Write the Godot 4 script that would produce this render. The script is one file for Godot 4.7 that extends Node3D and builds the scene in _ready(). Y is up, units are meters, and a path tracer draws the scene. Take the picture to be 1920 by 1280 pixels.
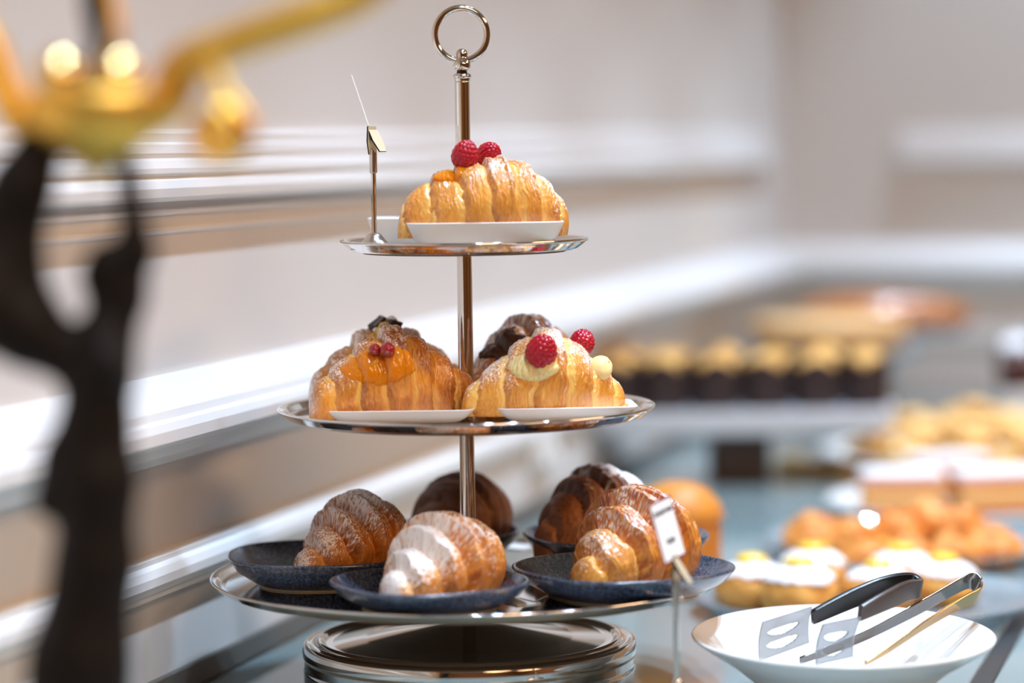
extends Node3D

# ------------------------------------------------------------------ view
const F_PX := 5200.0
const EYE := Vector3(0, 1.37, 2.25)
const TILT := 0.07103          # the lens looks down a little
const ROLL := -0.01222
# the panelled wall runs along U, the room lies towards N
const U := Vector3(0.276, 0, -0.9612)
const N := Vector3(0.9612, 0, 0.276)
const W0 := Vector3(-0.2242, 0, -0.2217)
const WALL_TURN := -0.27963
const COUNTER_Y := 0.92
const AXIS := Vector3(-0.0378, 0, 0)

var cam_basis := Basis.from_euler(Vector3(-TILT, 0, ROLL))
var taken := {}
var rng := RandomNumberGenerator.new()
var fine := FastNoiseLite.new()
var soft := FastNoiseLite.new()
var M := {}

func sight(px: float, py: float) -> Vector3:
	return cam_basis * Vector3((px - 960.0) / F_PX, -(py - 640.0) / F_PX, -1.0)
func at_z(px: float, py: float, z: float) -> Vector3:
	var d := sight(px, py)
	return EYE + d * ((z - EYE.z) / d.z)
func at_y(px: float, py: float, y: float) -> Vector3:
	var d := sight(px, py)
	return EYE + d * ((y - EYE.y) / d.y)
func wall_at(s: float, d: float, y: float) -> Vector3:
	return W0 + U * s + N * d + Vector3(0, y, 0)

# ------------------------------------------------------------------ naming
func numbered(called: String) -> String:
	var n: int = taken.get(called, 0)
	taken[called] = n + 1
	return called if n == 0 else "%s_%03d" % [called, n]
func thing(called: String, label: String, category: String, at := Vector3.ZERO, turn := 0.0, group := "") -> Node3D:
	var o := Node3D.new()
	o.name = numbered(called)
	add_child(o)
	o.position = at
	o.rotation.y = turn
	tag(o, label, category, group)
	return o
func tag(o: Node, label: String, category: String, group := "") -> void:
	o.set_meta("label", label)
	o.set_meta("category", category)
	if group != "":
		o.set_meta("group", group)
func part(called: String, mesh: Mesh, mat: Material, parent: Node, at := Vector3.ZERO) -> MeshInstance3D:
	var o := MeshInstance3D.new()
	o.name = called
	o.mesh = mesh
	o.material_override = mat
	o.position = at
	parent.add_child(o, true)
	return o
func struct(called: String, mesh: Mesh, mat: Material, at := Vector3.ZERO, turn := 0.0) -> MeshInstance3D:
	var o := part(numbered(called), mesh, mat, self, at)
	o.rotation.y = turn
	o.set_meta("kind", "structure")
	return o

# ------------------------------------------------------------------ meshes
func grid(p: PackedVector3Array, nu: int, nv: int, wrap_v: bool, flip := false, cols := PackedColorArray()) -> ArrayMesh:
	# nu rows of nv points; columns may close on themselves
	var nor := PackedVector3Array()
	nor.resize(nu * nv)
	for i in nu:
		var ia := maxi(i - 1, 0) * nv
		var ib := mini(i + 1, nu - 1) * nv
		for j in nv:
			var ja := j - 1
			var jb := j + 1
			if wrap_v:
				ja = (ja + nv) % nv
				jb = jb % nv
			else:
				ja = maxi(ja, 0)
				jb = mini(jb, nv - 1)
			var du := p[ib + j] - p[ia + j]
			var dv := p[i * nv + jb] - p[i * nv + ja]
			var n := du.cross(dv)
			if n.length_squared() < 1e-18:
				# a pole: use the row next to it
				var k := 1 if i == 0 else nu - 2
				var k0 := 0 if i == 0 else nu - 1
				var c := Vector3.ZERO
				for q in range(0, nv, maxi(nv / 8, 1)):
					c += p[k * nv + q]
				c /= float(ceili(float(nv) / maxi(nv / 8, 1)))
				n = (p[k0 * nv] - c) if not flip else (c - p[k0 * nv])
				if n.length_squared() < 1e-18:
					n = Vector3.UP
				nor[i * nv + j] = n.normalized() if not flip else -n.normalized()
				continue
			nor[i * nv + j] = n.normalized() if not flip else -n.normalized()
	var idx := PackedInt32Array()
	var nj := nv if wrap_v else nv - 1
	idx.resize((nu - 1) * nj * 6)
	var w := 0
	for i in nu - 1:
		for j in nj:
			var a := i * nv + j
			var b := i * nv + (j + 1) % nv
			var c := a + nv
			var d := b + nv
			# clockwise seen from the side the normal points to
			if flip:
				idx[w] = a; idx[w + 1] = c; idx[w + 2] = b
				idx[w + 3] = b; idx[w + 4] = c; idx[w + 5] = d
			else:
				idx[w] = a; idx[w + 1] = b; idx[w + 2] = c
				idx[w + 3] = b; idx[w + 4] = d; idx[w + 5] = c
			w += 6
	var arr := []
	arr.resize(Mesh.ARRAY_MAX)
	arr[Mesh.ARRAY_VERTEX] = p
	arr[Mesh.ARRAY_NORMAL] = nor
	arr[Mesh.ARRAY_INDEX] = idx
	if cols.size() > 0:
		arr[Mesh.ARRAY_COLOR] = cols
	var m := ArrayMesh.new()
	m.add_surface_from_arrays(Mesh.PRIMITIVE_TRIANGLES, arr)
	return m

# rings from the top centre outwards and round underneath: each [half_x, half_z, y, exponent]
func loft(rings: Array, seg := 72, cols := PackedColorArray()) -> ArrayMesh:
	var p := PackedVector3Array()
	for r in rings:
		var e: float = 2.0 / (r[3] if r.size() > 3 else 2.0)
		for j in seg:
			var a := TAU * j / seg
			var c := cos(a)
			var s := sin(a)
			p.append(Vector3(r[0] * signf(c) * pow(absf(c), e), r[2], r[1] * signf(s) * pow(absf(s), e)))
	return grid(p, rings.size(), seg, true, true, cols)
func lathe(profile: Array, seg := 72) -> ArrayMesh:
	var rings := []
	for q in profile:
		rings.append([q[0], q[0], q[1]])
	return loft(rings, seg)
# points of a profile with every corner cut twice, so that edges catch light
func rounded(profile: Array, cut := 0.0006) -> Array:
	var out := []
	for i in profile.size():
		var v := Vector2(profile[i][0], profile[i][1])
		if i == 0 or i == profile.size() - 1:
			out.append([v.x, v.y])
			continue
		var a := Vector2(profile[i - 1][0], profile[i - 1][1])
		var b := Vector2(profile[i + 1][0], profile[i + 1][1])
		var ca := minf(cut, v.distance_to(a) * 0.45)
		var cb := minf(cut, v.distance_to(b) * 0.45)
		var pa := v + (a - v).normalized() * ca
		var pb := v + (b - v).normalized() * cb
		out.append([pa.x, pa.y])
		out.append([(pa.x + pb.x + 2.0 * v.x) / 4.0, (pa.y + pb.y + 2.0 * v.y) / 4.0])
		out.append([pb.x, pb.y])
	return out
func tube(path: Array, radii: Array, seg := 14, flat := 1.0, closed_ends := true) -> ArrayMesh:
	var p := PackedVector3Array()
	var rows := 0
	var side := Vector3.ZERO
	var n := path.size()
	for i in n:
		var t: Vector3 = ((path[mini(i + 1, n - 1)] as Vector3) - (path[maxi(i - 1, 0)] as Vector3)).normalized()
		if side == Vector3.ZERO:
			side = t.cross(Vector3.UP)
			if side.length() < 0.05:
				side = t.cross(Vector3.RIGHT)
			side = side.normalized()
		side = (side - t * side.dot(t)).normalized()
		var up := side.cross(t).normalized()
		var r: float = radii[i] if radii.size() > 1 else radii[0]
		var steps := [[0.0, 0.0]]
		if closed_ends and i == 0:
			steps = [[-0.0, 0.001], [-0.0, 0.7], [0.0, 1.0]]
			steps = [[-r * 0.6, 0.001], [-r * 0.45, 0.7], [0.0, 1.0]]
		elif closed_ends and i == n - 1:
			steps = [[0.0, 1.0], [r * 0.45, 0.7], [r * 0.6, 0.001]]
		else:
			steps = [[0.0, 1.0]]
		for st in steps:
			for j in seg:
				var a := TAU * j / seg
				p.append((path[i] as Vector3) + t * st[0] + (side * cos(a) + up * sin(a) * flat) * r * st[1])
			rows += 1
	return grid(p, rows, seg, true, false)
# a smooth path through a few points
func smooth(points: Array, per := 8) -> Array:
	var out := []
	for i in points.size() - 1:
		var p0: Vector3 = points[maxi(i - 1, 0)]
		var p1: Vector3 = points[i]
		var p2: Vector3 = points[i + 1]
		var p3: Vector3 = points[mini(i + 2, points.size() - 1)]
		for k in per:
			out.append(p1.cubic_interpolate(p2, p0, p3, float(k) / per))
	out.append(points[-1])
	return out
func spread(values: Array, count: int) -> Array:
	var out := []
	for i in count:
		var x := float(i) / (count - 1) * (values.size() - 1)
		var k := mini(int(x), values.size() - 2)
		out.append(lerpf(values[k], values[k + 1], x - k))
	return out
# a box with chamfered edges
func block(size: Vector3, cut := 0.002) -> ArrayMesh:
	var st := SurfaceTool.new()
	st.begin(Mesh.PRIMITIVE_TRIANGLES)
	var h := size / 2.0
	var c := minf(cut, minf(h.x, minf(h.y, h.z)) * 0.6)
	var quad := func(q: Array, out: Vector3):
		var nrm: Vector3 = (q[1] - q[0]).cross(q[2] - q[0])
		var order := [0, 1, 2, 0, 2, 3]
		if nrm.dot(out) > 0.0:
			order = [0, 2, 1, 0, 3, 2]
		for k in order:
			if k < q.size():
				st.set_normal(out.normalized())
				st.add_vertex(q[k])
	for ax in 3:
		var bx := (ax + 1) % 3
		var cx := (ax + 2) % 3
		for s in [-1.0, 1.0]:
			var q := []
			for e in [[-1.0, -1.0], [1.0, -1.0], [1.0, 1.0], [-1.0, 1.0]]:
				var v := Vector3.ZERO
				v[ax] = s * h[ax]
				v[bx] = e[0] * (h[bx] - c)
				v[cx] = e[1] * (h[cx] - c)
				q.append(v)
			var o := Vector3.ZERO
			o[ax] = s
			quad.call(q, o)
			for s2 in [-1.0, 1.0]:
				var q2 := []
				for e in [-1.0, 1.0]:
					var v1 := Vector3.ZERO
					v1[ax] = s * h[ax]; v1[bx] = s2 * (h[bx] - c); v1[cx] = e * (h[cx] - c)
					var v2 := Vector3.ZERO
					v2[ax] = s * (h[ax] - c); v2[bx] = s2 * h[bx]; v2[cx] = e * (h[cx] - c)
					if e < 0.0:
						q2.append(v1); q2.append(v2)
					else:
						q2.append(v2); q2.append(v1)
				var o2 := Vector3.ZERO
				o2[ax] = s; o2[bx] = s2
				quad.call(q2, o2)
	for sx in [-1.0, 1.0]:
		for sy in [-1.0, 1.0]:
			for sz in [-1.0, 1.0]:
				var s3 := Vector3(sx, sy, sz)
				var tri := [Vector3(sx * h.x, sy * (h.y - c), sz * (h.z - c)), Vector3(sx * (h.x - c), sy * h.y, sz * (h.z - c)), Vector3(sx * (h.x - c), sy * (h.y - c), sz * h.z)]
				var nn: Vector3 = (tri[1] - tri[0]).cross(tri[2] - tri[0])
				for k in ([0, 2, 1] if nn.dot(s3) > 0.0 else [0, 1, 2]):
					st.set_normal(s3.normalized())
					st.add_vertex(tri[k])
	return st.commit()
# a flat outline given a thickness; outline in the plane of ex, ey
func sheet(outline: PackedVector2Array, thick: float) -> ArrayMesh:
	var st := SurfaceTool.new()
	st.begin(Mesh.PRIMITIVE_TRIANGLES)
	var tri := Geometry2D.triangulate_polygon(outline)
	for s in [1.0, -1.0]:
		for k in range(0, tri.size(), 3):
			var v := [outline[tri[k]], outline[tri[k + 1]], outline[tri[k + 2]]]
			var cw: float = (v[1] - v[0]).cross(v[2] - v[0])
			var ord := [0, 1, 2] if (cw > 0.0) != (s > 0.0) else [0, 2, 1]
			for q in ord:
				st.set_normal(Vector3(0, 0, s))
				st.add_vertex(Vector3(v[q].x, v[q].y, s * thick / 2.0))
	var n := outline.size()
	for i in n:
		var a := outline[i]
		var b := outline[(i + 1) % n]
		var d := (b - a).normalized()
		var o := Vector3(d.y, -d.x, 0)
		if Geometry2D.is_polygon_clockwise(outline):
			o = -o
		for q in [[a, 1.0], [b, 1.0], [b, -1.0], [a, 1.0], [b, -1.0], [a, -1.0]]:
			st.set_normal(o)
			st.add_vertex(Vector3(q[0].x, q[0].y, q[1] * thick / 2.0))
	return st.commit()
# a lump of dough, cream or jam: flattened below, lumpy by noise
func lump(rad: Vector3, seed_v: int, rough := 0.06, freq := 40.0, nu := 26, nv := 36, flat := 0.35, hue: Array = []) -> ArrayMesh:
	var p := PackedVector3Array()
	var cols := PackedColorArray()
	var off := Vector3(seed_v * 3.17, seed_v * 1.31, seed_v * 7.7)
	for i in nu:
		var th := PI * i / (nu - 1)
		for j in nv:
			var ph := TAU * j / nv
			var d := Vector3(sin(th) * cos(ph), cos(th), sin(th) * sin(ph))
			var q := d * rad
			var k := 1.0 + rough * soft.get_noise_3dv(q * freq + off) * 2.0
			q *= k
			if q.y < -rad.y * flat:
				q.y = -rad.y * flat - (-rad.y * flat - q.y) * 0.06
			q.y += rad.y * flat
			p.append(q)
			if hue.size() > 0:
				var m := clampf(0.5 + 1.1 * soft.get_noise_3dv(q * freq * 1.7 + off * 2.0) + 0.5 * fine.get_noise_3dv(q * 260.0 + off), 0.0, 1.0)
				cols.append((hue[0] as Color).lerp(hue[1], m))
	return grid(p, nu, nv, true, true, cols)

# ------------------------------------------------------------------ materials
func lin(r: float, g: float, b: float) -> Color:
	return Color(r / 255.0, g / 255.0, b / 255.0).srgb_to_linear()
func srgb(r: float, g: float, b: float) -> Color:
	return Color(r / 255.0, g / 255.0, b / 255.0)
func mat(c: Color, rough: float, metal := 0.0) -> StandardMaterial3D:
	var m := StandardMaterial3D.new()
	m.albedo_color = c
	m.roughness = rough
	m.metallic = metal
	return m
func painted(rough: float, coat := 0.0) -> StandardMaterial3D:
	var m := mat(Color.WHITE, rough)
	m.vertex_color_use_as_albedo = true
	if coat > 0.0:
		m.clearcoat_enabled = true
		m.clearcoat = coat
		m.clearcoat_roughness = 0.16
	return m
func speckle(a: Color, b: Color, freq: float, seed_v: int, size := 512) -> NoiseTexture2D:
	var t := NoiseTexture2D.new()
	t.width = size
	t.height = size
	t.seamless = true
	var n := FastNoiseLite.new()
	n.seed = seed_v
	n.frequency = freq
	n.fractal_octaves = 4
	t.noise = n
	var g := Gradient.new()
	g.set_color(0, a)
	g.set_color(1, b)
	g.set_offset(0, 0.25)
	g.set_offset(1, 0.75)
	t.color_ramp = g
	return t
func make_materials() -> void:
	M.steel = mat(srgb(222, 216, 209), 0.07, 1.0)
	M.felt = mat(srgb(116, 84, 58), 0.85)
	M.jaw = mat(srgb(226, 216, 186), 0.5, 0.5)
	M.grey_metal = mat(srgb(128, 126, 124), 0.18, 1.0)
	M.brushed = mat(srgb(205, 198, 190), 0.22, 1.0)
	M.dark_metal = mat(srgb(60, 56, 52), 0.3, 1.0)
	M.gold_steel = mat(srgb(196, 160, 112), 0.2, 1.0)
	M.gilt = mat(srgb(246, 196, 92), 0.42, 1.0)
	M.bronze = mat(srgb(22, 15, 10), 0.55)
	M.bronze.metallic_specular = 0.3
	M.gilt_glint = mat(srgb(252, 222, 150), 0.2, 1.0)  # smoother, paler gilt that puts the blown highlight into the colour
	M.white_china = mat(srgb(240, 239, 236), 0.16)
	M.paper = mat(srgb(238, 238, 236), 0.75)
	M.ink = mat(srgb(58, 56, 66), 0.8)
	M.red_edge = mat(srgb(120, 30, 48), 0.7)
	M.plastic = mat(srgb(28, 27, 27), 0.28)
	M.brown_plastic = mat(srgb(66, 52, 44), 0.3)
	M.clay = mat(srgb(186, 164, 132), 0.8)
	M.wall = mat(srgb(222, 217, 212), 0.62)
	M.trim = mat(srgb(236, 234, 232), 0.42)
	M.counter = mat(srgb(138, 156, 156), 0.04)
	M.counter.metallic_specular = 0.75
	M.trim_dark = mat(srgb(44, 45, 46), 0.3)
	M.cabinet = mat(srgb(92, 84, 76), 0.5)
	M.floor = mat(srgb(112, 84, 60), 0.4)
	M.floor.albedo_texture = speckle(srgb(190, 180, 170), srgb(255, 255, 255), 0.03, 9)
	M.floor.uv1_triplanar = true
	M.floor.uv1_world_triplanar = true
	M.ceiling = mat(srgb(232, 228, 222), 0.8)
	M.room_wall = mat(srgb(128, 98, 72), 0.5)
	M.wood = mat(srgb(88, 58, 38), 0.4)
	M.stone = mat(Color.WHITE, 0.2)
	M.stone.metallic_specular = 0.8
	M.stone.albedo_texture = speckle(srgb(30, 34, 42), srgb(88, 102, 126), 0.06, 21)
	M.stone.uv1_triplanar = true
	M.stone.uv1_scale = Vector3(9, 9, 9)
	M.glass = mat(Color(0.86, 0.93, 0.97, 0.24), 0.03)
	M.glass.refraction_enabled = true
	M.glass.refraction_scale = 0.05
	M.clear = mat(Color(0.72, 0.74, 0.76, 0.25), 0.06)
	M.clear.refraction_enabled = true
	M.clear.refraction_scale = 0.05
	M.crust = painted(0.38, 0.75)
	M.crust_dry = painted(0.6, 0.08)
	M.dough = painted(0.6)
	M.jam = mat(srgb(226, 128, 14), 0.08)
	M.jam.subsurf_scatter_enabled = true
	M.jam.subsurf_scatter_strength = 0.35
	M.cream = mat(srgb(255, 224, 158), 0.3)
	M.cream.subsurf_scatter_enabled = true
	M.cream.subsurf_scatter_strength = 0.3
	M.choc = mat(srgb(62, 36, 26), 0.35)
	M.currant = mat(srgb(152, 6, 20), 0.05)
	M.currant.clearcoat_enabled = true
	M.currant.clearcoat = 0.6
	M.currant_end = mat(srgb(150, 96, 60), 0.7)
	M.berry = mat(srgb(172, 14, 38), 0.2)
	M.icing = mat(srgb(250, 248, 248), 0.45)
	M.custard = mat(srgb(248, 206, 74), 0.2)
	M.wrapper = mat(srgb(52, 34, 30), 0.7)
	M.muffin = painted(0.7)
	M.sponge = mat(srgb(196, 130, 58), 0.7)

# ------------------------------------------------------------------ baked things
# A rolled croissant: a crescent of overlapping rolled bands. Local x runs along it, y is up, it rests on y = 0.
# o: len, wide, high, bend, bands, tip, seed, skew; gold, brown, pale colours; crown (how dark the outer wrap is), sugar, sugar_side
func croissant_mesh(o: Dictionary, nu: int, nv: int) -> ArrayMesh:
	var p := PackedVector3Array()
	p.resize(nu * nv)
	var cols := PackedColorArray()
	cols.resize(nu * nv)
	var ln: float = o.len
	var w0: float = o.wide * 0.5
	var h0: float = o.high
	var bend: float = o.bend
	var nb: float = o.bands
	var tip: float = o.get("tip", 0.3)
	var pw: float = o.get("power", 1.5)
	var skew: float = o.get("skew", 0.0)
	var sd: float = o.seed
	var off := Vector3(sd * 1.7, sd * 2.3, sd * 0.9)
	var gold: Color = o.gold
	var brown: Color = o.brown
	var pale: Color = o.pale
	var crown: float = o.get("crown", 0.5)
	var sugar: float = o.get("sugar", 0.3)
	var sside: float = o.get("sugar_side", 0.0)
	var grain: float = o.get("grain", 700.0)
	var white := lin(250, 246, 242)
	var stepk: float = o.get("step", 1.0)
	for i in nu:
		var t := -1.0 + 2.0 * i / (nu - 1)
		t = signf(t) * (1.0 - pow(1.0 - absf(t), 1.25))
		for j in nv:
			var ph := TAU * j / nv
			var cp := cos(ph)
			var sp := sin(ph)
			var ts := t + skew * sp * 0.12
			var a := absf(ts)
			var ua := minf(absf(t), 1.0)
			var us := (sqrt(ua * ua + 0.02) - 0.14142) / 0.86853
			var wob := 0.16 * soft.get_noise_3d(cp * 1.4 + sd, sp * 1.4, t * 2.2 + sd)
			var b := a * nb + 0.5 + 0.35 * cp * signf(t) * 0.5 + wob
			var k := floorf(b)
			var u := b - k
			var env := lerpf(tip, 1.0, 1.0 - pow(us, pw))
			if ua > 0.9:
				var e := (ua - 0.9) / 0.1
				env *= sqrt(maxf(1.0 - e * e, 0.0))
			var hk := fposmod(sin(k * 12.9 + signf(t) * 4.1 + sd) * 43.7, 1.0)
			var pillow := 1.0 - pow(absf(2.0 * u - 1.0), 4.0)
			var saw := u / 0.87 if u < 0.87 else 1.0 - (u - 0.87) / 0.13
			var stepf := 1.0 + 0.09 * (0.35 + 0.65 * stepk) * (pillow - 0.8) + (0.20 + 0.12 * hk) * stepk * (saw - 0.5)
			# thin leaves of dough along each band
			var leaf := soft.get_noise_3d(b * 9.0 + sd, cp * 1.2, sp * 1.2 + sd)
			var flake := fine.get_noise_3d(b * 26.0, ph * 5.0 + sd, t * 10.0)
			var r := env * (stepf + 0.022 * leaf + 0.01 * flake)
			var y := h0 * r * (0.44 + 0.56 * sp) + 0.0
			var ground := 0.0
			y = maxf(y - h0 * 0.04, ground - 0.02 * h0 * (1.0 - absf(cp)))
			if y < 0.004:
				y = 0.0 + 0.25 * maxf(y, -0.001) * 0.0 + maxf(y, 0.0)
			var x := w0 * r * cp
			var th := t * bend * 0.5
			var rad := (ln * 0.5) / (bend * 0.5)
			var c := Vector3(rad * sin(th), 0, rad * (1.0 - cos(th)))
			var side := Vector3(-sin(th), 0, cos(th))
			var q := c + side * x + Vector3(0, y, 0)
			p[i * nv + j] = q
			# colour: browned lips, paler freshly opened grooves, darker outer wrap
			var patch := soft.get_noise_3dv(q * 34.0 + off)
			var v := 0.35 + 0.55 * patch + 0.5 * (u - 0.45) + 0.35 * leaf
			if k < 1.5:
				v += crown * smoothstep(-0.2, 0.9, sp + 0.5 * patch) * (1.0 if k < 0.5 else 0.55)
			var col := gold.lerp(brown, clampf(v, 0.0, 1.0))
			var open := smoothstep(0.34, 0.04, u + 0.12 * leaf) * (0.8 + 0.5 * patch)
			col = col.lerp(pale, clampf(open, 0.0, 0.85))
			col = col.lerp(pale, clampf(0.55 * flake + 0.1, 0.0, 0.35))
			if sugar > 0.0:
				var fall := sp * 0.8 + 0.45 * soft.get_noise_3dv(q * 26.0 - off) + sside * signf(t) * smoothstep(0.1, 0.7, absf(t)) + 0.3 * (pillow - 0.7) + 0.45 * (u - 0.5)
				var gr := fine.get_noise_3dv(q * grain + off) * 0.6 + 0.5 * fine.get_noise_3dv(q * grain * 0.45 - off)
				var cover := smoothstep(1.25 - sugar, 1.6 - sugar, fall + gr * 1.3)
				col = col.lerp(white, clampf(cover, 0.0, 0.9))
			cols[i * nv + j] = col
	var made := grid(p, nu, nv, true, false, cols)
	made.set_meta("rows", Vector2i(nu, nv))
	return made

func croissant(label: String, at: Vector3, turn: float, o: Dictionary, group: String, nu := 340, nv := 300) -> Node3D:
	var t := thing("croissant", label, "croissant", at, turn, group)
	part("crust", croissant_mesh(o, nu, nv), o.get("mat", M.crust), t)
	return t

# where a line of sight meets a baked crust: the point and the way the crust faces there
func crust_at(o: Node3D, px: float, py: float) -> Array:
	var d := sight(px, py).normalized()
	var best := 99.0
	var found := [at_z(px, py, o.position.z), Vector3.UP, -1, null]
	for c in o.get_children():
		if not (c is MeshInstance3D) or not (c.name.begins_with("crust") or c.name.begins_with("back")):
			continue
		var arr: Array = (c.mesh as ArrayMesh).surface_get_arrays(0)
		var vs: PackedVector3Array = arr[Mesh.ARRAY_VERTEX]
		var ns: PackedVector3Array = arr[Mesh.ARRAY_NORMAL]
		var x: Transform3D = o.transform * c.transform
		for i in vs.size():
			var w: Vector3 = x * vs[i] - EYE
			var t := w.dot(d)
			if t < best and (w - d * t).length_squared() < 4.0e-6:
				best = t
				found = [w + EYE, (x.basis * ns[i]).normalized(), i, c]
	return found
# a child laid on the crust of its parent, its own y axis along the crust's facing
func lay_on(o: Node3D, called: String, mesh: Mesh, m: Material, px: float, py: float, sink: float, spin := 0.0, up_mix := 0.0) -> MeshInstance3D:
	var hit := crust_at(o, px, py)
	var n: Vector3 = ((hit[1] as Vector3) * (1.0 - up_mix) + Vector3.UP * up_mix).normalized()
	var x := Vector3.RIGHT.rotated(Vector3.UP, spin)
	x = (x - n * x.dot(n)).normalized()
	var c := part(called, mesh, m, o)
	c.transform = o.transform.affine_inverse() * Transform3D(Basis(x, n, x.cross(n)), (hit[0] as Vector3) - n * sink)
	return c

# jam, cream or sugar spread over the crust of its parent: follows the crust and bulges out of it
func spread_on(o: Node3D, called: String, m: Material, px: float, py: float, rx: float, ry: float, thick: float, seed_v: float, ragged := 0.3) -> MeshInstance3D:
	var hit := crust_at(o, px, py)
	if hit[3] == null:
		return null
	var src: MeshInstance3D = hit[3]
	var arr: Array = (src.mesh as ArrayMesh).surface_get_arrays(0)
	var vs: PackedVector3Array = arr[Mesh.ARRAY_VERTEX]
	var ns: PackedVector3Array = arr[Mesh.ARRAY_NORMAL]
	var dim: Vector2i = src.mesh.get_meta("rows")
	var x: Transform3D = o.transform * src.transform
	var i0 := int(hit[2]) / dim.y
	var j0 := int(hit[2]) % dim.y
	var n: Vector3 = hit[1]
	var ex := (Vector3.RIGHT - n * n.x).normalized()
	var ey := n.cross(ex)
	var reach := maxf(rx, ry) * 1.25
	var step_j := (vs[i0 * dim.y + (j0 + 1) % dim.y] - vs[i0 * dim.y + j0]).length()
	var wi := int(reach / 0.00025) + 2
	var wj := mini(int(reach / maxf(step_j, 0.0003)) + 3, dim.y / 2 - 2)
	var ia := maxi(i0 - mini(wi, 150), 1)
	var ib := mini(i0 + mini(wi, 150), dim.x - 2)
	var p := PackedVector3Array()
	for i in range(ia, ib + 1):
		for j in range(-wj, wj + 1):
			var k := i * dim.y + (j0 + j + dim.y) % dim.y
			var q: Vector3 = x * vs[k]
			var nn: Vector3 = (x.basis * ns[k]).normalized()
			var e := q - (hit[0] as Vector3)
			var d := sqrt(pow(e.dot(ex) / rx, 2.0) + pow(e.dot(ey) / ry, 2.0) + pow(e.dot(n) / (reach * 1.6), 2.0))
			d += ragged * soft.get_noise_3d(e.dot(ex) * 90.0 + seed_v, e.dot(ey) * 90.0, seed_v)
			d = maxf(d, 0.0)
			var h := -0.0012
			if d < 1.0:
				h = -0.0012 + (thick + 0.0012) * pow(1.0 - pow(d, 2.6), 0.5)
			p.append(o.transform.affine_inverse() * (q + (nn * 0.6 + n * 0.4) * h))
	return part(called, grid(p, ib - ia + 1, wj * 2 + 1, false, false), m, o)

var berry_mesh: ArrayMesh
func make_berry_mesh() -> void:
	var seeds := PackedVector3Array()
	var rows := 9
	for r in rows:
		var th := PI * (r + 0.35) / (rows + 0.2)
		var cnt := maxi(int(round(sin(th) * 14.0)), 3)
		for k in cnt:
			var ph := TAU * (k + 0.5 * (r % 2)) / cnt
			seeds.append(Vector3(sin(th) * cos(ph), cos(th), sin(th) * sin(ph)))
	var nu := 84
	var nv := 120
	var p := PackedVector3Array()
	for i in nu:
		var th := PI * i / (nu - 1)
		for j in nv:
			var ph := TAU * j / nv
			var d := Vector3(sin(th) * cos(ph), cos(th), sin(th) * sin(ph))
			var best := -1.0
			for s in seeds:
				var dd := d.dot(s)
				if dd > best:
					best = dd
			var ang := acos(clampf(best, -1.0, 1.0))
			var bump := sqrt(maxf(0.0, 1.0 - pow(ang / 0.27, 2.0)))
			var base := Vector3(0.0108 * d.x, 0.0122 * d.y, 0.0108 * d.z)
			base.x *= 1.0 - 0.14 * d.y
			base.z *= 1.0 - 0.14 * d.y
			p.append(base * (0.86 + 0.19 * bump))
	berry_mesh = grid(p, nu, nv, true, true)
func raspberry(label: String, at: Vector3, rot: Vector3, size := 1.0, group := "raspberries on the croissants") -> void:
	var t := thing("raspberry", label, "raspberry", at, 0.0, group)
	var b := part("drupelets", berry_mesh, M.berry, t)
	b.rotation = rot
	b.scale = Vector3.ONE * size

# square porcelain plate with flared sides
func china_plate(label: String, at: Vector3, turn: float, hx: float, hz: float, high: float, flare: float, mat_v: Material, e := 7.0) -> Node3D:
	var t := thing("square_plate", label, "plate", at, turn, "white plates on the tiered stand")
	var fx := hx - flare
	var fz := hz - flare
	var r := []
	for q in [0.001, 0.5, 0.9, 0.985]:
		r.append([fx * q, fz * q, 0.0035, e])
	r.append([fx + 0.001, fz + 0.001, 0.0042, e])
	r.append([lerpf(fx, hx, 0.55), lerpf(fz, hz, 0.55), 0.0035 + (high - 0.0035) * 0.5, e])
	r.append([hx - 0.0022, hz - 0.0022, high - 0.0004, e])
	r.append([hx - 0.0014, hz - 0.0014, high, e])
	r.append([hx - 0.0004, hz - 0.0004, high - 0.0002, e])
	r.append([hx, hz, high - 0.001, e])
	r.append([lerpf(fx, hx, 0.62), lerpf(fz, hz, 0.62), high * 0.44, e])
	r.append([fx + 0.0015, fz + 0.0015, 0.0012, e])
	r.append([fx, fz, 0.0002, e])
	r.append([fx * 0.97, fz * 0.97, 0.0, e])
	r.append([0.001, 0.001, 0.0, e])
	part("dish", loft(r, 128), mat_v, t)
	return t

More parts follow.
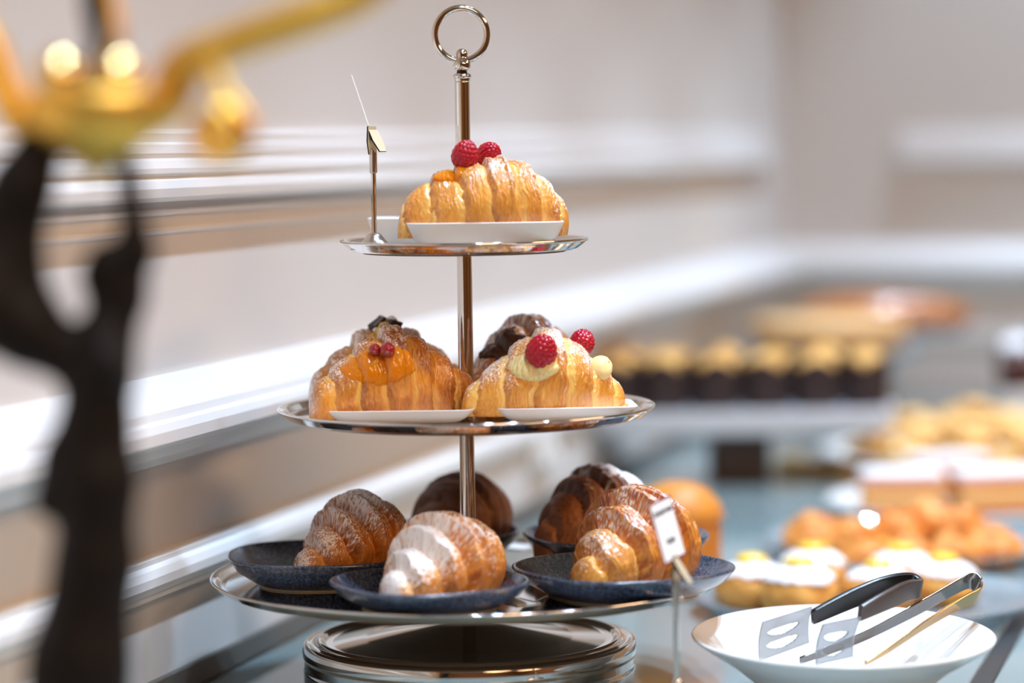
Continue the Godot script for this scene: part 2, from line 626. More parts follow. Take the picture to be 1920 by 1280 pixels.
func stone_plate(label: String, at: Vector3, turn: float, h: float, high := 0.025) -> Node3D:
	var t := thing("stoneware_plate", label, "plate", at, turn, "dark stoneware plates on the bottom tray")
	var f := h * 0.68
	var e := 2.5
	var r := []
	for q in [0.001, 0.4, 0.8, 0.96]:
		r.append([f * q, f * q, 0.0055 + 0.0006 * q, e])
	r.append([f * 1.04, f * 1.04, 0.0072, e])
	r.append([lerpf(f, h, 0.45), lerpf(f, h, 0.45), high * 0.56, e])
	r.append([lerpf(f, h, 0.8), lerpf(f, h, 0.8), high * 0.86, e])
	r.append([h - 0.0036, h - 0.0036, high - 0.0006, e])
	r.append([h - 0.002, h - 0.002, high, e])
	r.append([h - 0.0006, h - 0.0006, high - 0.0006, e])
	r.append([h, h, high - 0.002, e])
	r.append([h - 0.0008, h - 0.0008, high - 0.0034, e])
	r.append([lerpf(f, h, 0.72), lerpf(f, h, 0.72), high * 0.52, e])
	r.append([f + 0.0045, f + 0.0045, 0.004, e])
	r.append([f, f, 0.0016, e])
	r.append([f - 0.001, f - 0.001, 0.0013, e])
	r.append([0.001, 0.001, 0.0013, e])
	part("dish", loft(r, 128), M.stone, t)
	part("foot_ring", loft([[f - 0.006, f - 0.006, 0.0014, e], [f - 0.0012, f - 0.0012, 0.0014, e], [f - 0.0004, f - 0.0004, 0.001, e], [f - 0.0004, f - 0.0004, 0.0003, e], [f - 0.0012, f - 0.0012, 0.0, e], [f - 0.005, f - 0.005, 0.0, e], [f - 0.006, f - 0.006, 0.0014, e]], 96), M.clay, t)
	return t

func round_dish(called: String, label: String, at: Vector3, radius: float, high: float, m: Material, foot := 0.7) -> Node3D:
	var t := thing(called, label, "dish", at)
	var f := radius * foot
	part("dish", lathe(rounded([[0.001, 0.004], [f * 0.96, 0.004], [lerpf(f, radius, 0.6), high * 0.62], [radius - 0.002, high], [radius, high - 0.0008], [radius - 0.0004, high - 0.003], [lerpf(f, radius, 0.65), high * 0.45], [f, 0.0], [0.001, 0.0]], 0.0012), 96), m, t)
	return t

# extrusion of a profile (d out of the wall, y) along the wall between s0 and s1
func moulding(called: String, profile: Array, s0: float, s1: float, base: Vector3, along: Vector3, out: Vector3) -> MeshInstance3D:
	var st := SurfaceTool.new()
	st.begin(Mesh.PRIMITIVE_TRIANGLES)
	var n := profile.size()
	for i in n - 1:
		var a: Vector3 = out * float(profile[i][0]) + Vector3(0, profile[i][1], 0)
		var b: Vector3 = out * float(profile[i + 1][0]) + Vector3(0, profile[i + 1][1], 0)
		var e0 := along * s0
		var e1 := along * s1
		var nr := (b - a).cross(along).normalized()
		var mid := (a + b) / 2.0
		if nr.dot(out) < -0.2 or (absf(nr.dot(out)) <= 0.2 and nr.y * (mid.y - (profile[0][1] + profile[n - 1][1]) / 2.0) < 0.0):
			nr = -nr
		var q := [a + e0, a + e1, b + e1, b + e0]
		var fn: Vector3 = (q[1] - q[0]).cross(q[2] - q[0])
		for k in ([0, 1, 2, 0, 2, 3] if fn.dot(nr) < 0.0 else [0, 2, 1, 0, 3, 2]):
			st.set_normal(nr)
			st.add_vertex(q[k])
	for e in [s0, s1]:
		var poly := PackedVector2Array()
		for q in profile:
			poly.append(Vector2(q[0], q[1]))
		var tri := Geometry2D.triangulate_polygon(poly)
		var face := along * (-1.0 if e == s0 else 1.0)
		for k in range(0, tri.size(), 3):
			var v := []
			for z in 3:
				v.append(out * poly[tri[k + z]].x + Vector3(0, poly[tri[k + z]].y, 0) + along * e)
			var fn2: Vector3 = (v[1] - v[0]).cross(v[2] - v[0])
			for z in ([0, 1, 2] if fn2.dot(face) < 0.0 else [0, 2, 1]):
				st.set_normal(face)
				st.add_vertex(v[z])
	return struct(called, st.commit(), M.trim, base)

# ------------------------------------------------------------------ the scene
func _ready() -> void:
	rng.seed = 7
	fine.seed = 11
	fine.frequency = 1.0
	fine.fractal_octaves = 2
	soft.seed = 5
	soft.frequency = 1.0
	soft.fractal_octaves = 3
	set_view()
	make_materials()
	make_berry_mesh()
	build_room()
	build_stand()
	build_top_tier()
	build_middle_tier()
	build_bottom_tier()
	build_front_sign()
	build_bowl()
	build_far_dishes()
	build_candelabrum()

func set_view() -> void:
	var cam := Camera3D.new()
	cam.name = "camera"
	add_child(cam)
	cam.position = EYE
	cam.basis = cam_basis
	cam.fov = rad_to_deg(2.0 * atan(640.0 / F_PX))
	cam.near = 0.05
	cam.far = 60.0
	var at := CameraAttributesPhysical.new()
	at.frustum_focal_length = 97.5
	at.frustum_focus_distance = 2.22
	at.exposure_aperture = 1.8
	at.frustum_near = 0.05
	at.frustum_far = 60.0
	cam.attributes = at
	cam.current = true
	var env := Environment.new()
	env.background_mode = Environment.BG_COLOR
	env.background_color = Color(0.02, 0.02, 0.02)
	env.ambient_light_source = Environment.AMBIENT_SOURCE_BG
	env.tonemap_mode = Environment.TONE_MAPPER_LINEAR
	env.tonemap_exposure = 0.23
	env.sdfgi_enabled = true
	env.ssao_enabled = true
	env.ssil_enabled = true
	var we := WorldEnvironment.new()
	we.name = "environment"
	we.environment = env
	add_child(we)
	# spots in the ceiling, in a row above the counter
	for s in [-1.3, -0.7, -0.1, 0.5, 1.1, 1.7, 2.3]:
		downlight(s, 0.68, 11.6)
	# unseen ceiling panels added to fill the room with warm light
	for q in [[0.4, 2.6], [-2.3, 1.9], [-2.3, 3.7]]:
		panel(q[0], q[1], Vector2(0.6, 1.2), 16.0, srgb(255, 206, 156))

func downlight(s: float, d: float, energy: float) -> void:
	var at := wall_at(s, d, 2.76)
	var t := thing("ceiling_downlight", "small round ceiling spotlight in the row above the counter", "ceiling light", at, 0.0, "ceiling spotlights above the counter")
	part("trim_ring", lathe(rounded([[0.036, 0.012], [0.036, 0.0], [0.05, -0.003], [0.052, 0.002], [0.05, 0.0395], [0.036, 0.0395]], 0.001), 40), mat(srgb(235, 235, 235), 0.4), t)
	var g := mat(Color.WHITE, 0.5)
	g.emission_enabled = true
	g.emission = srgb(206, 230, 255)
	g.emission_energy_multiplier = 14.0
	part("lamp_lens", lathe([[0.001, 0.014], [0.034, 0.014], [0.035, 0.012], [0.034, 0.010], [0.001, 0.008]], 32), g, t)
	var l := SpotLight3D.new()
	l.name = "spot"
	l.light_energy = energy
	l.light_color = srgb(198, 226, 255)
	l.light_size = 0.035
	l.spot_range = 12.0
	l.spot_attenuation = 2.0
	l.spot_angle = 35.2
	l.spot_angle_attenuation = 0.5
	l.shadow_enabled = true
	t.add_child(l)
	l.position = Vector3(0, 0.002, 0)
	l.rotation.x = -PI / 2.0

func panel(s: float, d: float, size: Vector2, energy: float, tint: Color) -> void:
	var at := wall_at(s, d, 2.775)
	var t := thing("added_fill_panel", "unseen flat ceiling panel added for warm fill light", "ceiling light", at, WALL_TURN, "added warm fill panels")
	part("frame", block(Vector3(size.x + 0.04, 0.03, size.y + 0.04), 0.004), mat(srgb(230, 230, 230), 0.5), t, Vector3(0, 0.009, 0))
	var g := mat(Color.WHITE, 0.5)
	g.emission_enabled = true
	g.emission = tint
	g.emission_energy_multiplier = 9.0
	part("diffuser", block(Vector3(size.x, 0.006, size.y), 0.002), g, t, Vector3(0, -0.009, 0))
	var l := AreaLight3D.new()
	l.name = "panel"
	l.area_size = size
	l.light_energy = energy
	l.light_color = tint
	l.area_range = 12.0
	l.shadow_enabled = true
	t.add_child(l)
	l.position = Vector3(0, -0.018, 0)
	l.rotation.x = -PI / 2.0

func build_room() -> void:
	var far_s := 2.57
	var back_s := -4.6
	var wide := 5.2
	var mid_s := (far_s + back_s) / 2.0
	var long := far_s - back_s
	struct("floor", block(Vector3(wide + 0.4, 0.1, long + 0.4), 0.002), M.floor, wall_at(mid_s, wide / 2.0, -0.05), WALL_TURN)
	struct("ceiling", block(Vector3(wide + 0.4, 0.1, long + 0.4), 0.002), M.ceiling, wall_at(mid_s, wide / 2.0, 2.85), WALL_TURN)
	struct("wall_left", block(Vector3(0.2, 2.8, long + 0.4), 0.002), M.wall, wall_at(mid_s, -0.1, 1.4), WALL_TURN)
	struct("wall_far", block(Vector3(wide, 2.8, 0.2), 0.002), M.wall, wall_at(far_s + 0.1, wide / 2.0, 1.4), WALL_TURN)
	struct("wall_right", block(Vector3(0.2, 2.8, long + 0.4), 0.002), M.room_wall, wall_at(mid_s, wide + 0.1, 1.4), WALL_TURN)
	struct("wall_back", block(Vector3(wide, 2.8, 0.2), 0.002), M.room_wall, wall_at(back_s - 0.1, wide / 2.0, 1.4), WALL_TURN)
	# panelling of the left wall: heights above the floor
	var upper := [[0.0, 1.386], [0.006, 1.386], [0.009, 1.382], [0.009, 1.375], [0.013, 1.373], [0.014, 1.366], [0.012, 1.362], [0.018, 1.360], [0.021, 1.354], [0.021, 1.350], [0.017, 1.347], [0.021, 1.344], [0.024, 1.338], [0.023, 1.331], [0.018, 1.328], [0.012, 1.327], [0.0, 1.327]]
	moulding("trim_1", upper, -4.4, 2.38, W0, U, N)
	var bead := [[0.0, 1.321], [0.003, 1.320], [0.004, 1.318], [0.003, 1.316], [0.0, 1.315]]
	moulding("trim_2", bead, -4.4, 2.38, W0, U, N)
	var bead2 := [[0.0, 1.306], [0.003, 1.305], [0.004, 1.303], [0.003, 1.301], [0.0, 1.300]]
	moulding("trim_3", bead2, -4.4, 2.38, W0, U, N)
	var rail := [[0.0, 1.186], [0.008, 1.186], [0.014, 1.181], [0.026, 1.172], [0.036, 1.164], [0.038, 1.158], [0.043, 1.156], [0.046, 1.150], [0.046, 1.141], [0.042, 1.137], [0.036, 1.135], [0.030, 1.127], [0.018, 1.122], [0.012, 1.118], [0.008, 1.115], [0.0, 1.115]]
	moulding("trim_4", rail, -4.4, 2.57, W0, U, N)
	var lower := [[0.0, 1.043], [0.004, 1.043], [0.007, 1.040], [0.007, 1.036], [0.011, 1.033], [0.014, 1.027], [0.014, 1.020], [0.011, 1.014], [0.008, 1.012], [0.008, 1.008], [0.0, 1.008]]
	moulding("trim_5", lower, -4.4, 1.55, W0, U, N)
	struct("trim_6", block(Vector3(0.006, 0.02, 6.9), 0.001), mat(srgb(104, 100, 94), 0.5), wall_at(-0.9, 0.0032, COUNTER_Y + 0.0105), WALL_TURN)  # grey strip stands in for the shaded gap where wall meets counter
	# the same mouldings on the far wall
	var c := W0 + U * far_s
	moulding("trim_7", upper, 0.21, 4.8, c, N, -U)
	moulding("trim_8", rail, 0.0, 5.2, c, N, -U)
	moulding("trim_9", lower, 0.21, 4.8, c, N, -U)
	# the serving counter along the wall
	var t := thing("serving_counter", "long serving counter with a glossy grey-green glass top along the wall", "counter", wall_at(-0.9, 0.0, 0.0), WALL_TURN)
	part("cabinet", block(Vector3(0.92, 0.86, 6.8), 0.004), M.cabinet, t, Vector3(0.47, 0.43, 0))
	part("glass_top", block(Vector3(0.624, 0.02, 6.9), 0.0015), M.counter, t, Vector3(0.319, COUNTER_Y - 0.01, 0))
	part("joint_strip", block(Vector3(0.018, 0.02, 6.9), 0.001), M.trim_dark, t, Vector3(0.6404, COUNTER_Y - 0.0105, 0))
	part("glass_top", block(Vector3(0.318, 0.02, 6.9), 0.0015), M.counter, t, Vector3(0.8088, COUNTER_Y - 0.01, 0))
	part("edge_trim", block(Vector3(0.02, 0.024, 6.9), 0.003), M.trim_dark, t, Vector3(0.978, COUNTER_Y - 0.011, 0))
	part("deck", block(Vector3(0.96, 0.038, 6.88), 0.003), M.cabinet, t, Vector3(0.485, 0.88, 0))
	# made-up white plate standing in for a bright highlight on the lower moulding
	var so := thing("highlight_plate", "added white plate in place of a highlight low on the panelled wall", "stand_in", wall_at(0.92, 0.0, 1.0), WALL_TURN)
	part("plate", block(Vector3(0.010, 0.042, 0.10), 0.002), M.white_china, so, Vector3(0.006, 0, 0))
	for k in [-0.024, 0.024]:
		var ins := part("insert", lathe(rounded([[0.001, 0.003], [0.014, 0.003], [0.016, 0.006], [0.018, 0.006], [0.019, 0.0], [0.001, 0.0]], 0.0008), 32), M.white_china, so, Vector3(0.011, 0, k))
		ins.rotation.z = -PI / 2.0

# ------------------------------------------------------------------ tiered stand
func tray_mesh(r: float) -> ArrayMesh:
	var f := r - 0.013
	return lathe(rounded([[0.001, -0.0072], [f * 0.5, -0.0072], [f, -0.0072], [f + 0.004, -0.0062], [r - 0.0055, -0.0014], [r - 0.003, -0.0002], [r - 0.0012, 0.0002], [r, -0.0008], [r - 0.0004, -0.0022], [r - 0.002, -0.0030], [r - 0.004, -0.0048], [f + 0.0045, -0.0082], [f + 0.001, -0.0094], [f - 0.003, -0.0098], [0.02, -0.0098], [0.001, -0.0098]], 0.0007), 160)

func build_stand() -> void:
	var t := thing("tiered_stand", "three-tier polished steel serving stand with a ring handle", "serving stand", AXIS + Vector3(0, COUNTER_Y, 0))
	part("base", lathe(rounded([[0.001, 0.062], [0.018, 0.060], [0.045, 0.055], [0.085, 0.0485], [0.112, 0.0458], [0.118, 0.0460], [0.121, 0.0492], [0.1235, 0.0500], [0.1255, 0.0485], [0.1265, 0.0462], [0.1300, 0.0462], [0.1335, 0.0472], [0.1360, 0.0448], [0.1368, 0.0405], [0.1368, 0.0355], [0.1352, 0.0335], [0.1352, 0.026], [0.1360, 0.024], [0.1360, 0.012], [0.1352, 0.004], [0.133, 0.0003], [0.001, 0.0003]], 0.001), 160), M.steel, t)
	part("pole", lathe([[0.001, 0.502], [0.0058, 0.502], [0.0061, 0.5], [0.0061, 0.25], [0.0061, 0.058], [0.007, 0.056], [0.007, 0.054], [0.001, 0.054]], 40), M.steel, t)
	for q in [[0.2110, 1.0220], [0.1540, 1.1586], [0.1010, 1.2940]]:
		var tr := part("tray", tray_mesh(q[0]), M.steel, t, Vector3(0, q[1] - COUNTER_Y, 0))
		part("underside_pad", lathe(rounded([[0.0065, 0.0], [q[0] - 0.019, 0.0], [q[0] - 0.0185, -0.0006], [q[0] - 0.019, -0.0012], [0.0065, -0.0012]], 0.0003), 96), M.felt, tr, Vector3(0, -0.0099, 0))
		part("tray_collar", lathe(rounded([[0.0063, 0.006], [0.0085, 0.005], [0.009, 0.002], [0.0135, 0.0005], [0.0138, -0.0005], [0.0063, -0.0005]], 0.0006), 40), M.steel, tr, Vector3(0, -0.0068, 0))
	part("handle_collar", lathe(rounded([[0.001, 0.0055], [0.0052, 0.0055], [0.0074, 0.0042], [0.0078, 0.003], [0.0072, 0.002], [0.0066, 0.0012], [0.0066, -0.001], [0.001, -0.001]], 0.0005), 40), M.steel, t, Vector3(0, 0.502, 0))
	part("neck", lathe([[0.001, 0.0095], [0.0042, 0.0095], [0.0045, 0.009], [0.0040, 0.0060], [0.0045, 0.0035], [0.0040, 0.001], [0.0045, -0.001], [0.001, -0.001]], 32), M.dark_metal, t, Vector3(0, 0.5035, 0))
	part("knuckle", lathe([[0.001, 0.0182], [0.0022, 0.018], [0.0042, 0.0165], [0.005, 0.0142], [0.0046, 0.012], [0.0050, 0.0104], [0.0068, 0.0075], [0.0072, 0.0045], [0.0062, 0.0018], [0.004, 0.0002], [0.001, 0.0]], 36), M.steel, t, Vector3(0, 0.5090, 0))
	var path := []
	for k in 97:
		var a := TAU * k / 96.0
		path.append(Vector3(cos(a) * 0.0212, sin(a) * 0.0212, 0))
	var ring := part("ring_handle", tube(path, [0.0027], 18, 1.0, false), M.steel, t, Vector3(-0.0004, 0.5386, 0))
	ring.rotation.y = 0.12

func card_holder(label: String, foot: Vector3, clip_at: Vector3, base_r: float, knob: bool) -> Node3D:
	var t := thing("card_holder", label, "sign holder", foot, 0.0, "small metal card holders")
	var h := clip_at.y - foot.y
	part("base", lathe(rounded([[0.001, 0.0138], [0.0035, 0.0138], [0.0062, 0.0118], [0.009, 0.0078], [0.0125, 0.0048], [base_r * 0.85, 0.0026], [base_r, 0.0012], [base_r, 0.0], [0.001, 0.0]], 0.0008), 48), M.brushed, t)
	part("rod", lathe([[0.001, h - 0.022], [0.0018, h - 0.022], [0.0021, h - 0.023], [0.0021, 0.012], [0.001, 0.012]], 20), M.steel, t)
	part("sleeve", lathe(rounded([[0.001, 0.016], [0.0028, 0.016], [0.0031, 0.0155], [0.0031, -0.003], [0.0027, -0.0035], [0.001, -0.0035]], 0.0004), 24), M.brushed, t, Vector3(0, h - 0.030, 0))
	if knob:
		part("knob", lathe([[0.001, 0.004], [0.002, 0.0036], [0.0036, 0.0018], [0.004, 0.0], [0.0036, -0.0018], [0.002, -0.0036], [0.001, -0.004]], 24), M.steel, t, Vector3(0, 0.052, 0))
	return t

func place_basis(o: Node3D, origin: Vector3, ex: Vector3, ey: Vector3) -> void:
	var x := ex.normalized()
	var z := x.cross(ey).normalized()
	var y := z.cross(x).normalized()
	o.transform = Transform3D(Basis(x, y, z), origin)

func clip_jaws(t: Node3D, at: Vector3, ex: Vector3, lean: Vector3) -> void:
	# two sprung plates that meet where the card is held and spread apart below
	var local := at - t.position
	var plate := PackedVector2Array([Vector2(-0.005, 0.004), Vector2(0.005, 0.004), Vector2(0.006, -0.008), Vector2(0.004, -0.0185), Vector2(-0.004, -0.0185), Vector2(-0.006, -0.008)])
	var a := part("jaw", sheet(plate, 0.0012), M.jaw, t)
	place_basis(a, local, ex, Vector3(0.0, 1.0, 0.0))
	var b := part("jaw", sheet(plate, 0.0012), M.jaw, t)
	place_basis(b, local + Vector3(0.0012, -0.0005, 0), ex, lean)
	part("spring", tube([local + Vector3(0.003, -0.006, 0) - ex.normalized() * 0.004, local + Vector3(0.003, -0.006, 0) + ex.normalized() * 0.004], [0.0016], 12), M.dark_metal, t)

func sign_card(label: String, bottom_mid: Vector3, ex: Vector3, ey: Vector3, w: float, h: float, lines: Array, bordered := true) -> void:
	var t := thing("sign_card", label, "sign card", bottom_mid, 0.0)
	place_basis(t, bottom_mid, ex, ey)
	var cd := part("card", block(Vector3(w, h, 0.0007), 0.0002), M.paper, t, Vector3(0, h / 2.0, 0))
	var up := Vector3(0, h / 2.0, 0)
	for q in [] if not bordered else [[Vector3(w, 0.0016, 0.001), Vector3(0, h - 0.0008, 0)], [Vector3(w, 0.0016, 0.001), Vector3(0, 0.0008, 0)], [Vector3(0.0016, h - 0.0032, 0.001), Vector3(-w / 2.0 + 0.0008, h / 2.0, 0)], [Vector3(0.0016, h - 0.0032, 0.001), Vector3(w / 2.0 - 0.0008, h / 2.0, 0)]]:
		part("border", block(q[0], 0.0002), M.red_edge, cd, q[1] - up)
	for q in lines:
		var tm := TextMesh.new()
		var f := SystemFont.new()
		f.font_names = PackedStringArray(["Droid Sans"])
		f.font_weight = 700
		tm.font = f
		tm.text = q[0]
		tm.font_size = 32
		tm.pixel_size = q[1] / 24.0
		tm.depth = 0.0003
		part("lettering", tm, M.ink, cd, Vector3(0, q[2], 0.0005) - up)

func build_top_tier() -> void:
	var floor_y := 1.294 - 0.0072
	china_plate("white plate under the big croissant alone on the top tray", Vector3(-0.0205, floor_y, 0.046), 0.03, 0.0625, 0.040, 0.0225, 0.0145, M.white_china, 6.0)
	china_plate("white plate behind the card holder at the back of the top tray", Vector3(-0.078, floor_y, -0.047), 0.0, 0.04, 0.026, 0.024, 0.012, M.white_china, 6.0)
	var o := {len = 0.116, wide = 0.058, high = 0.064, step = 0.34, bend = -0.5, bands = 3.0, tip = 0.42, power = 1.6, seed = 3.0, skew = 0.5, gold = lin(240, 160, 58), brown = lin(176, 90, 26), pale = lin(250, 200, 110), crown = 0.15, sugar = 0.36, sugar_side = 0.4, grain = 640.0}
	var t := croissant("large golden croissant with two raspberries alone on the top tier", Vector3(-0.009, floor_y + 0.010, 0.053), 0.36, o, "croissants on the tiered stand")
	var ob := o.duplicate()
	ob.len = 0.118
	ob.wide = 0.056
	ob.high = 0.060
	ob.seed = 8.0
	ob.sugar = 0.0
	var back := part("back_half", croissant_mesh(ob, 180, 120), M.crust, t, Vector3(-0.018, 0.0, -0.016))
	back.rotation.y = -0.1
	spread_on(t, "filling", M.jam, 860, 318, 0.021, 0.008, 0.0025, 4.0)
	var h1 := crust_at(t, 873, 306)
	raspberry("bright raspberry sitting upright on jam atop the top-tier croissant", h1[0] + Vector3(0, 0.0085, 0), Vector3(0.3, 0.4, -0.15), 0.98)
	raspberry("raspberry half hidden behind the crest of the top-tier croissant", at_z(917, 289, h1[0].z - 0.022), Vector3(0.9, 1.2, 0.5), 0.9)
	# card holder with its card seen edge on
	var foot := Vector3(-0.1105, floor_y, 0.026)
	var clip := at_z(697, 246, 0.026)
	foot.x = clip.x + 0.0008
	var h := card_holder("small steel card holder standing on the top tray", foot, clip, 0.0195, false)
	clip_jaws(h, clip, Vector3(0.62, 0, -0.8), Vector3(-0.62, 0.8, 0))
	var top := at_z(659, 141, 0.026)
	var bot := at_z(691, 236, 0.026)
	var ex := (bot - EYE)
	ex.y = 0.0
	sign_card("white card seen edge-on in the holder on the top tray", bot, ex.normalized() + Vector3(0.012, 0, 0), top - bot, 0.05, (top - bot).length(), [], false)

func build_middle_tier() -> void:
	var floor_y := 1.1586 - 0.0072
	china_plate("white square plate under the croissant with red currants", Vector3(-0.0885, floor_y, 0.049), 0.0, 0.0585, 0.036, 0.0112, 0.0115, M.white_china, 8.0)
	china_plate("white square plate under the croissant with cream and raspberries", Vector3(0.0415, floor_y, 0.044), 0.06, 0.0565, 0.036, 0.0115, 0.0115, M.white_china, 8.0)
	china_plate("white plate under the croissant topped with chocolate curls", Vector3(-0.1, floor_y, -0.062), -0.5, 0.048, 0.034, 0.011, 0.01, M.white_china, 8.0)
	china_plate("white plate under the croissant with dark chocolate filling", Vector3(0.012, floor_y, -0.075), 0.3, 0.046, 0.034, 0.011, 0.01, M.white_china, 8.0)
	var y := floor_y + 0.0042
	# left front: glazed, jam and currants
	var o := {len = 0.140, wide = 0.066, high = 0.072, step = 0.3, bend = 0.35, bands = 3.4, tip = 0.36, power = 1.05, seed = 12.0, skew = 0.2, gold = lin(230, 142, 36), brown = lin(150, 70, 14), pale = lin(248, 190, 88), crown = 0.8, sugar = 0.22, sugar_side = 0.0, grain = 640.0}
	var t := croissant("glazed croissant with orange jam and two red currants", Vector3(-0.0955, y, 0.042), 0.34, o, "croissants on the tiered stand")
	spread_on(t, "jam", M.jam, 718, 680, 0.022, 0.015, 0.0032, 2.0, 0.14)
	for q in [[701, 656, 5.0], [724, 659, 6.1]]:
		var r: float = q[2] * 0.001
		var hc := crust_at(t, q[0], q[1] + 4.0)
		var cu := thing("red_currant", ["smaller glossy red currant on the jam", "larger glossy red currant on the jam, its dry tip showing"][0 if r < 0.0055 else 1], "currant", hc[0] + Vector3(0, r * 0.75, r * 0.7), 0.0, "red currants on the jam")
		part("berry", lathe([[0.0003, r], [r * 0.2, r * 0.98], [r * 0.38, r * 0.925], [r * 0.56, r * 0.83], [r * 0.71, r * 0.71], [r * 0.83, r * 0.56], [r * 0.925, r * 0.38], [r * 0.98, r * 0.2], [r, 0.0], [r * 0.98, -r * 0.2], [r * 0.925, -r * 0.38], [r * 0.83, -r * 0.56], [r * 0.71, -r * 0.71], [r * 0.38, -r * 0.925], [0.0003, -r]], 36), M.currant, cu)
		var ca := part("calyx", lathe([[0.0002, r * 0.3], [r * 0.22, r * 0.12], [r * 0.28, 0.0], [0.0002, -r * 0.1]], 12), M.currant_end, cu.get_node("berry"), Vector3(0.0, -r * 0.25, r * 0.93))
		ca.rotation.x = PI / 2.0
	# right front: sugar, cream and raspberries
	var o2 := {len = 0.138, wide = 0.07, high = 0.070, step = 0.3, bend = -0.7, bands = 3.2, tip = 0.28, power = 1.1, seed = 23.0, skew = -0.2, gold = lin(240, 164, 52), brown = lin(194, 104, 28), pale = lin(252, 206, 112), crown = 0.2, sugar = 0.5, sugar_side = 0.0, grain = 760.0}
	var t2 := croissant("sugared croissant filled with cream under a large raspberry", Vector3(0.0265, y, 0.048), 0.30, o2, "croissants on the tiered stand")
	spread_on(t2, "cream", M.cream, 1003, 684, 0.018, 0.0115, 0.006, 6.0, 0.1)
	lay_on(t2, "cream", lump(Vector3(0.009, 0.010, 0.012), 9, 0.05, 70.0, 22, 30, 0.8), M.cream, 1130, 686, 0.009, 0.0)
	var h2 := crust_at(t2, 1012, 668)
	raspberry("deep red raspberry lying on cream on the middle-tier croissant", h2[0] + Vector3(0, 0.006, 0.006), Vector3(0.55, 0.3, -0.12), 1.12)
	raspberry("raspberry peeking over the back of the creamy croissant", at_z(1092, 640, 0.012), Vector3(-0.6, 0.8, -0.7), 0.92)
	var fl := thing("croissant_flake", "thin crisp flake fallen on the plate beside the creamy croissant", "pastry flake", Vector3(0.085, floor_y + 0.0045, 0.032), 0.5)
	part("crust", lump(Vector3(0.011, 0.0022, 0.0035), 33, 0.2, 90.0, 12, 20, 0.5, [lin(240, 170, 84), lin(206, 124, 48)]), M.crust_dry, fl).rotation.z = 0.35
	# left back: cream and chocolate shavings
	var o3 := {len = 0.136, wide = 0.066, high = 0.072, step = 0.5, bend = 0.5, bands = 3.3, tip = 0.36, power = 1.1, seed = 31.0, gold = lin(214, 142, 66), brown = lin(150, 88, 40), pale = lin(236, 192, 124), crown = 0.2, sugar = 0.4, grain = 600.0}
	var t3 := croissant("powdered croissant with custard and dark chocolate shavings on top", Vector3(-0.104, y, -0.058), 0.0, o3, "croissants on the tiered stand", 150, 110)
	t3.rotation.y = 0.3
	spread_on(t3, "custard", mat(srgb(226, 184, 92), 0.35), 722, 622, 0.017, 0.011, 0.006, 3.0)
	for k in 5:
		var sh := lay_on(t3, "chocolate_shaving", block(Vector3(0.014 - 0.001 * k, 0.0025, 0.007), 0.0008), M.choc, 704 + 10 * k, 612 - 2 * (k % 2), -0.003, 0.7 * k, 0.5)
		sh.rotate_object_local(Vector3(1, 0, 0), 0.5 - 0.25 * k)
	# right back: chocolate
	var o4 := {len = 0.125, wide = 0.075, high = 0.072, step = 0.5, bend = -0.5, bands = 3.0, tip = 0.35, power = 1.3, seed = 41.0, gold = lin(180, 112, 58), brown = lin(112, 62, 34), pale = lin(214, 160, 104), crown = 0.3, sugar = 0.3, grain = 600.0}
	var t4 := croissant("brown croissant oozing dark chocolate beside the pole", Vector3(0.013, y, -0.068), 0.0, o4, "croissants on the tiered stand", 150, 110)
	t4.rotation.y = 0.8
	spread_on(t4, "chocolate", M.choc, 945, 648, 0.019, 0.016, 0.005, 8.0, 0.5)

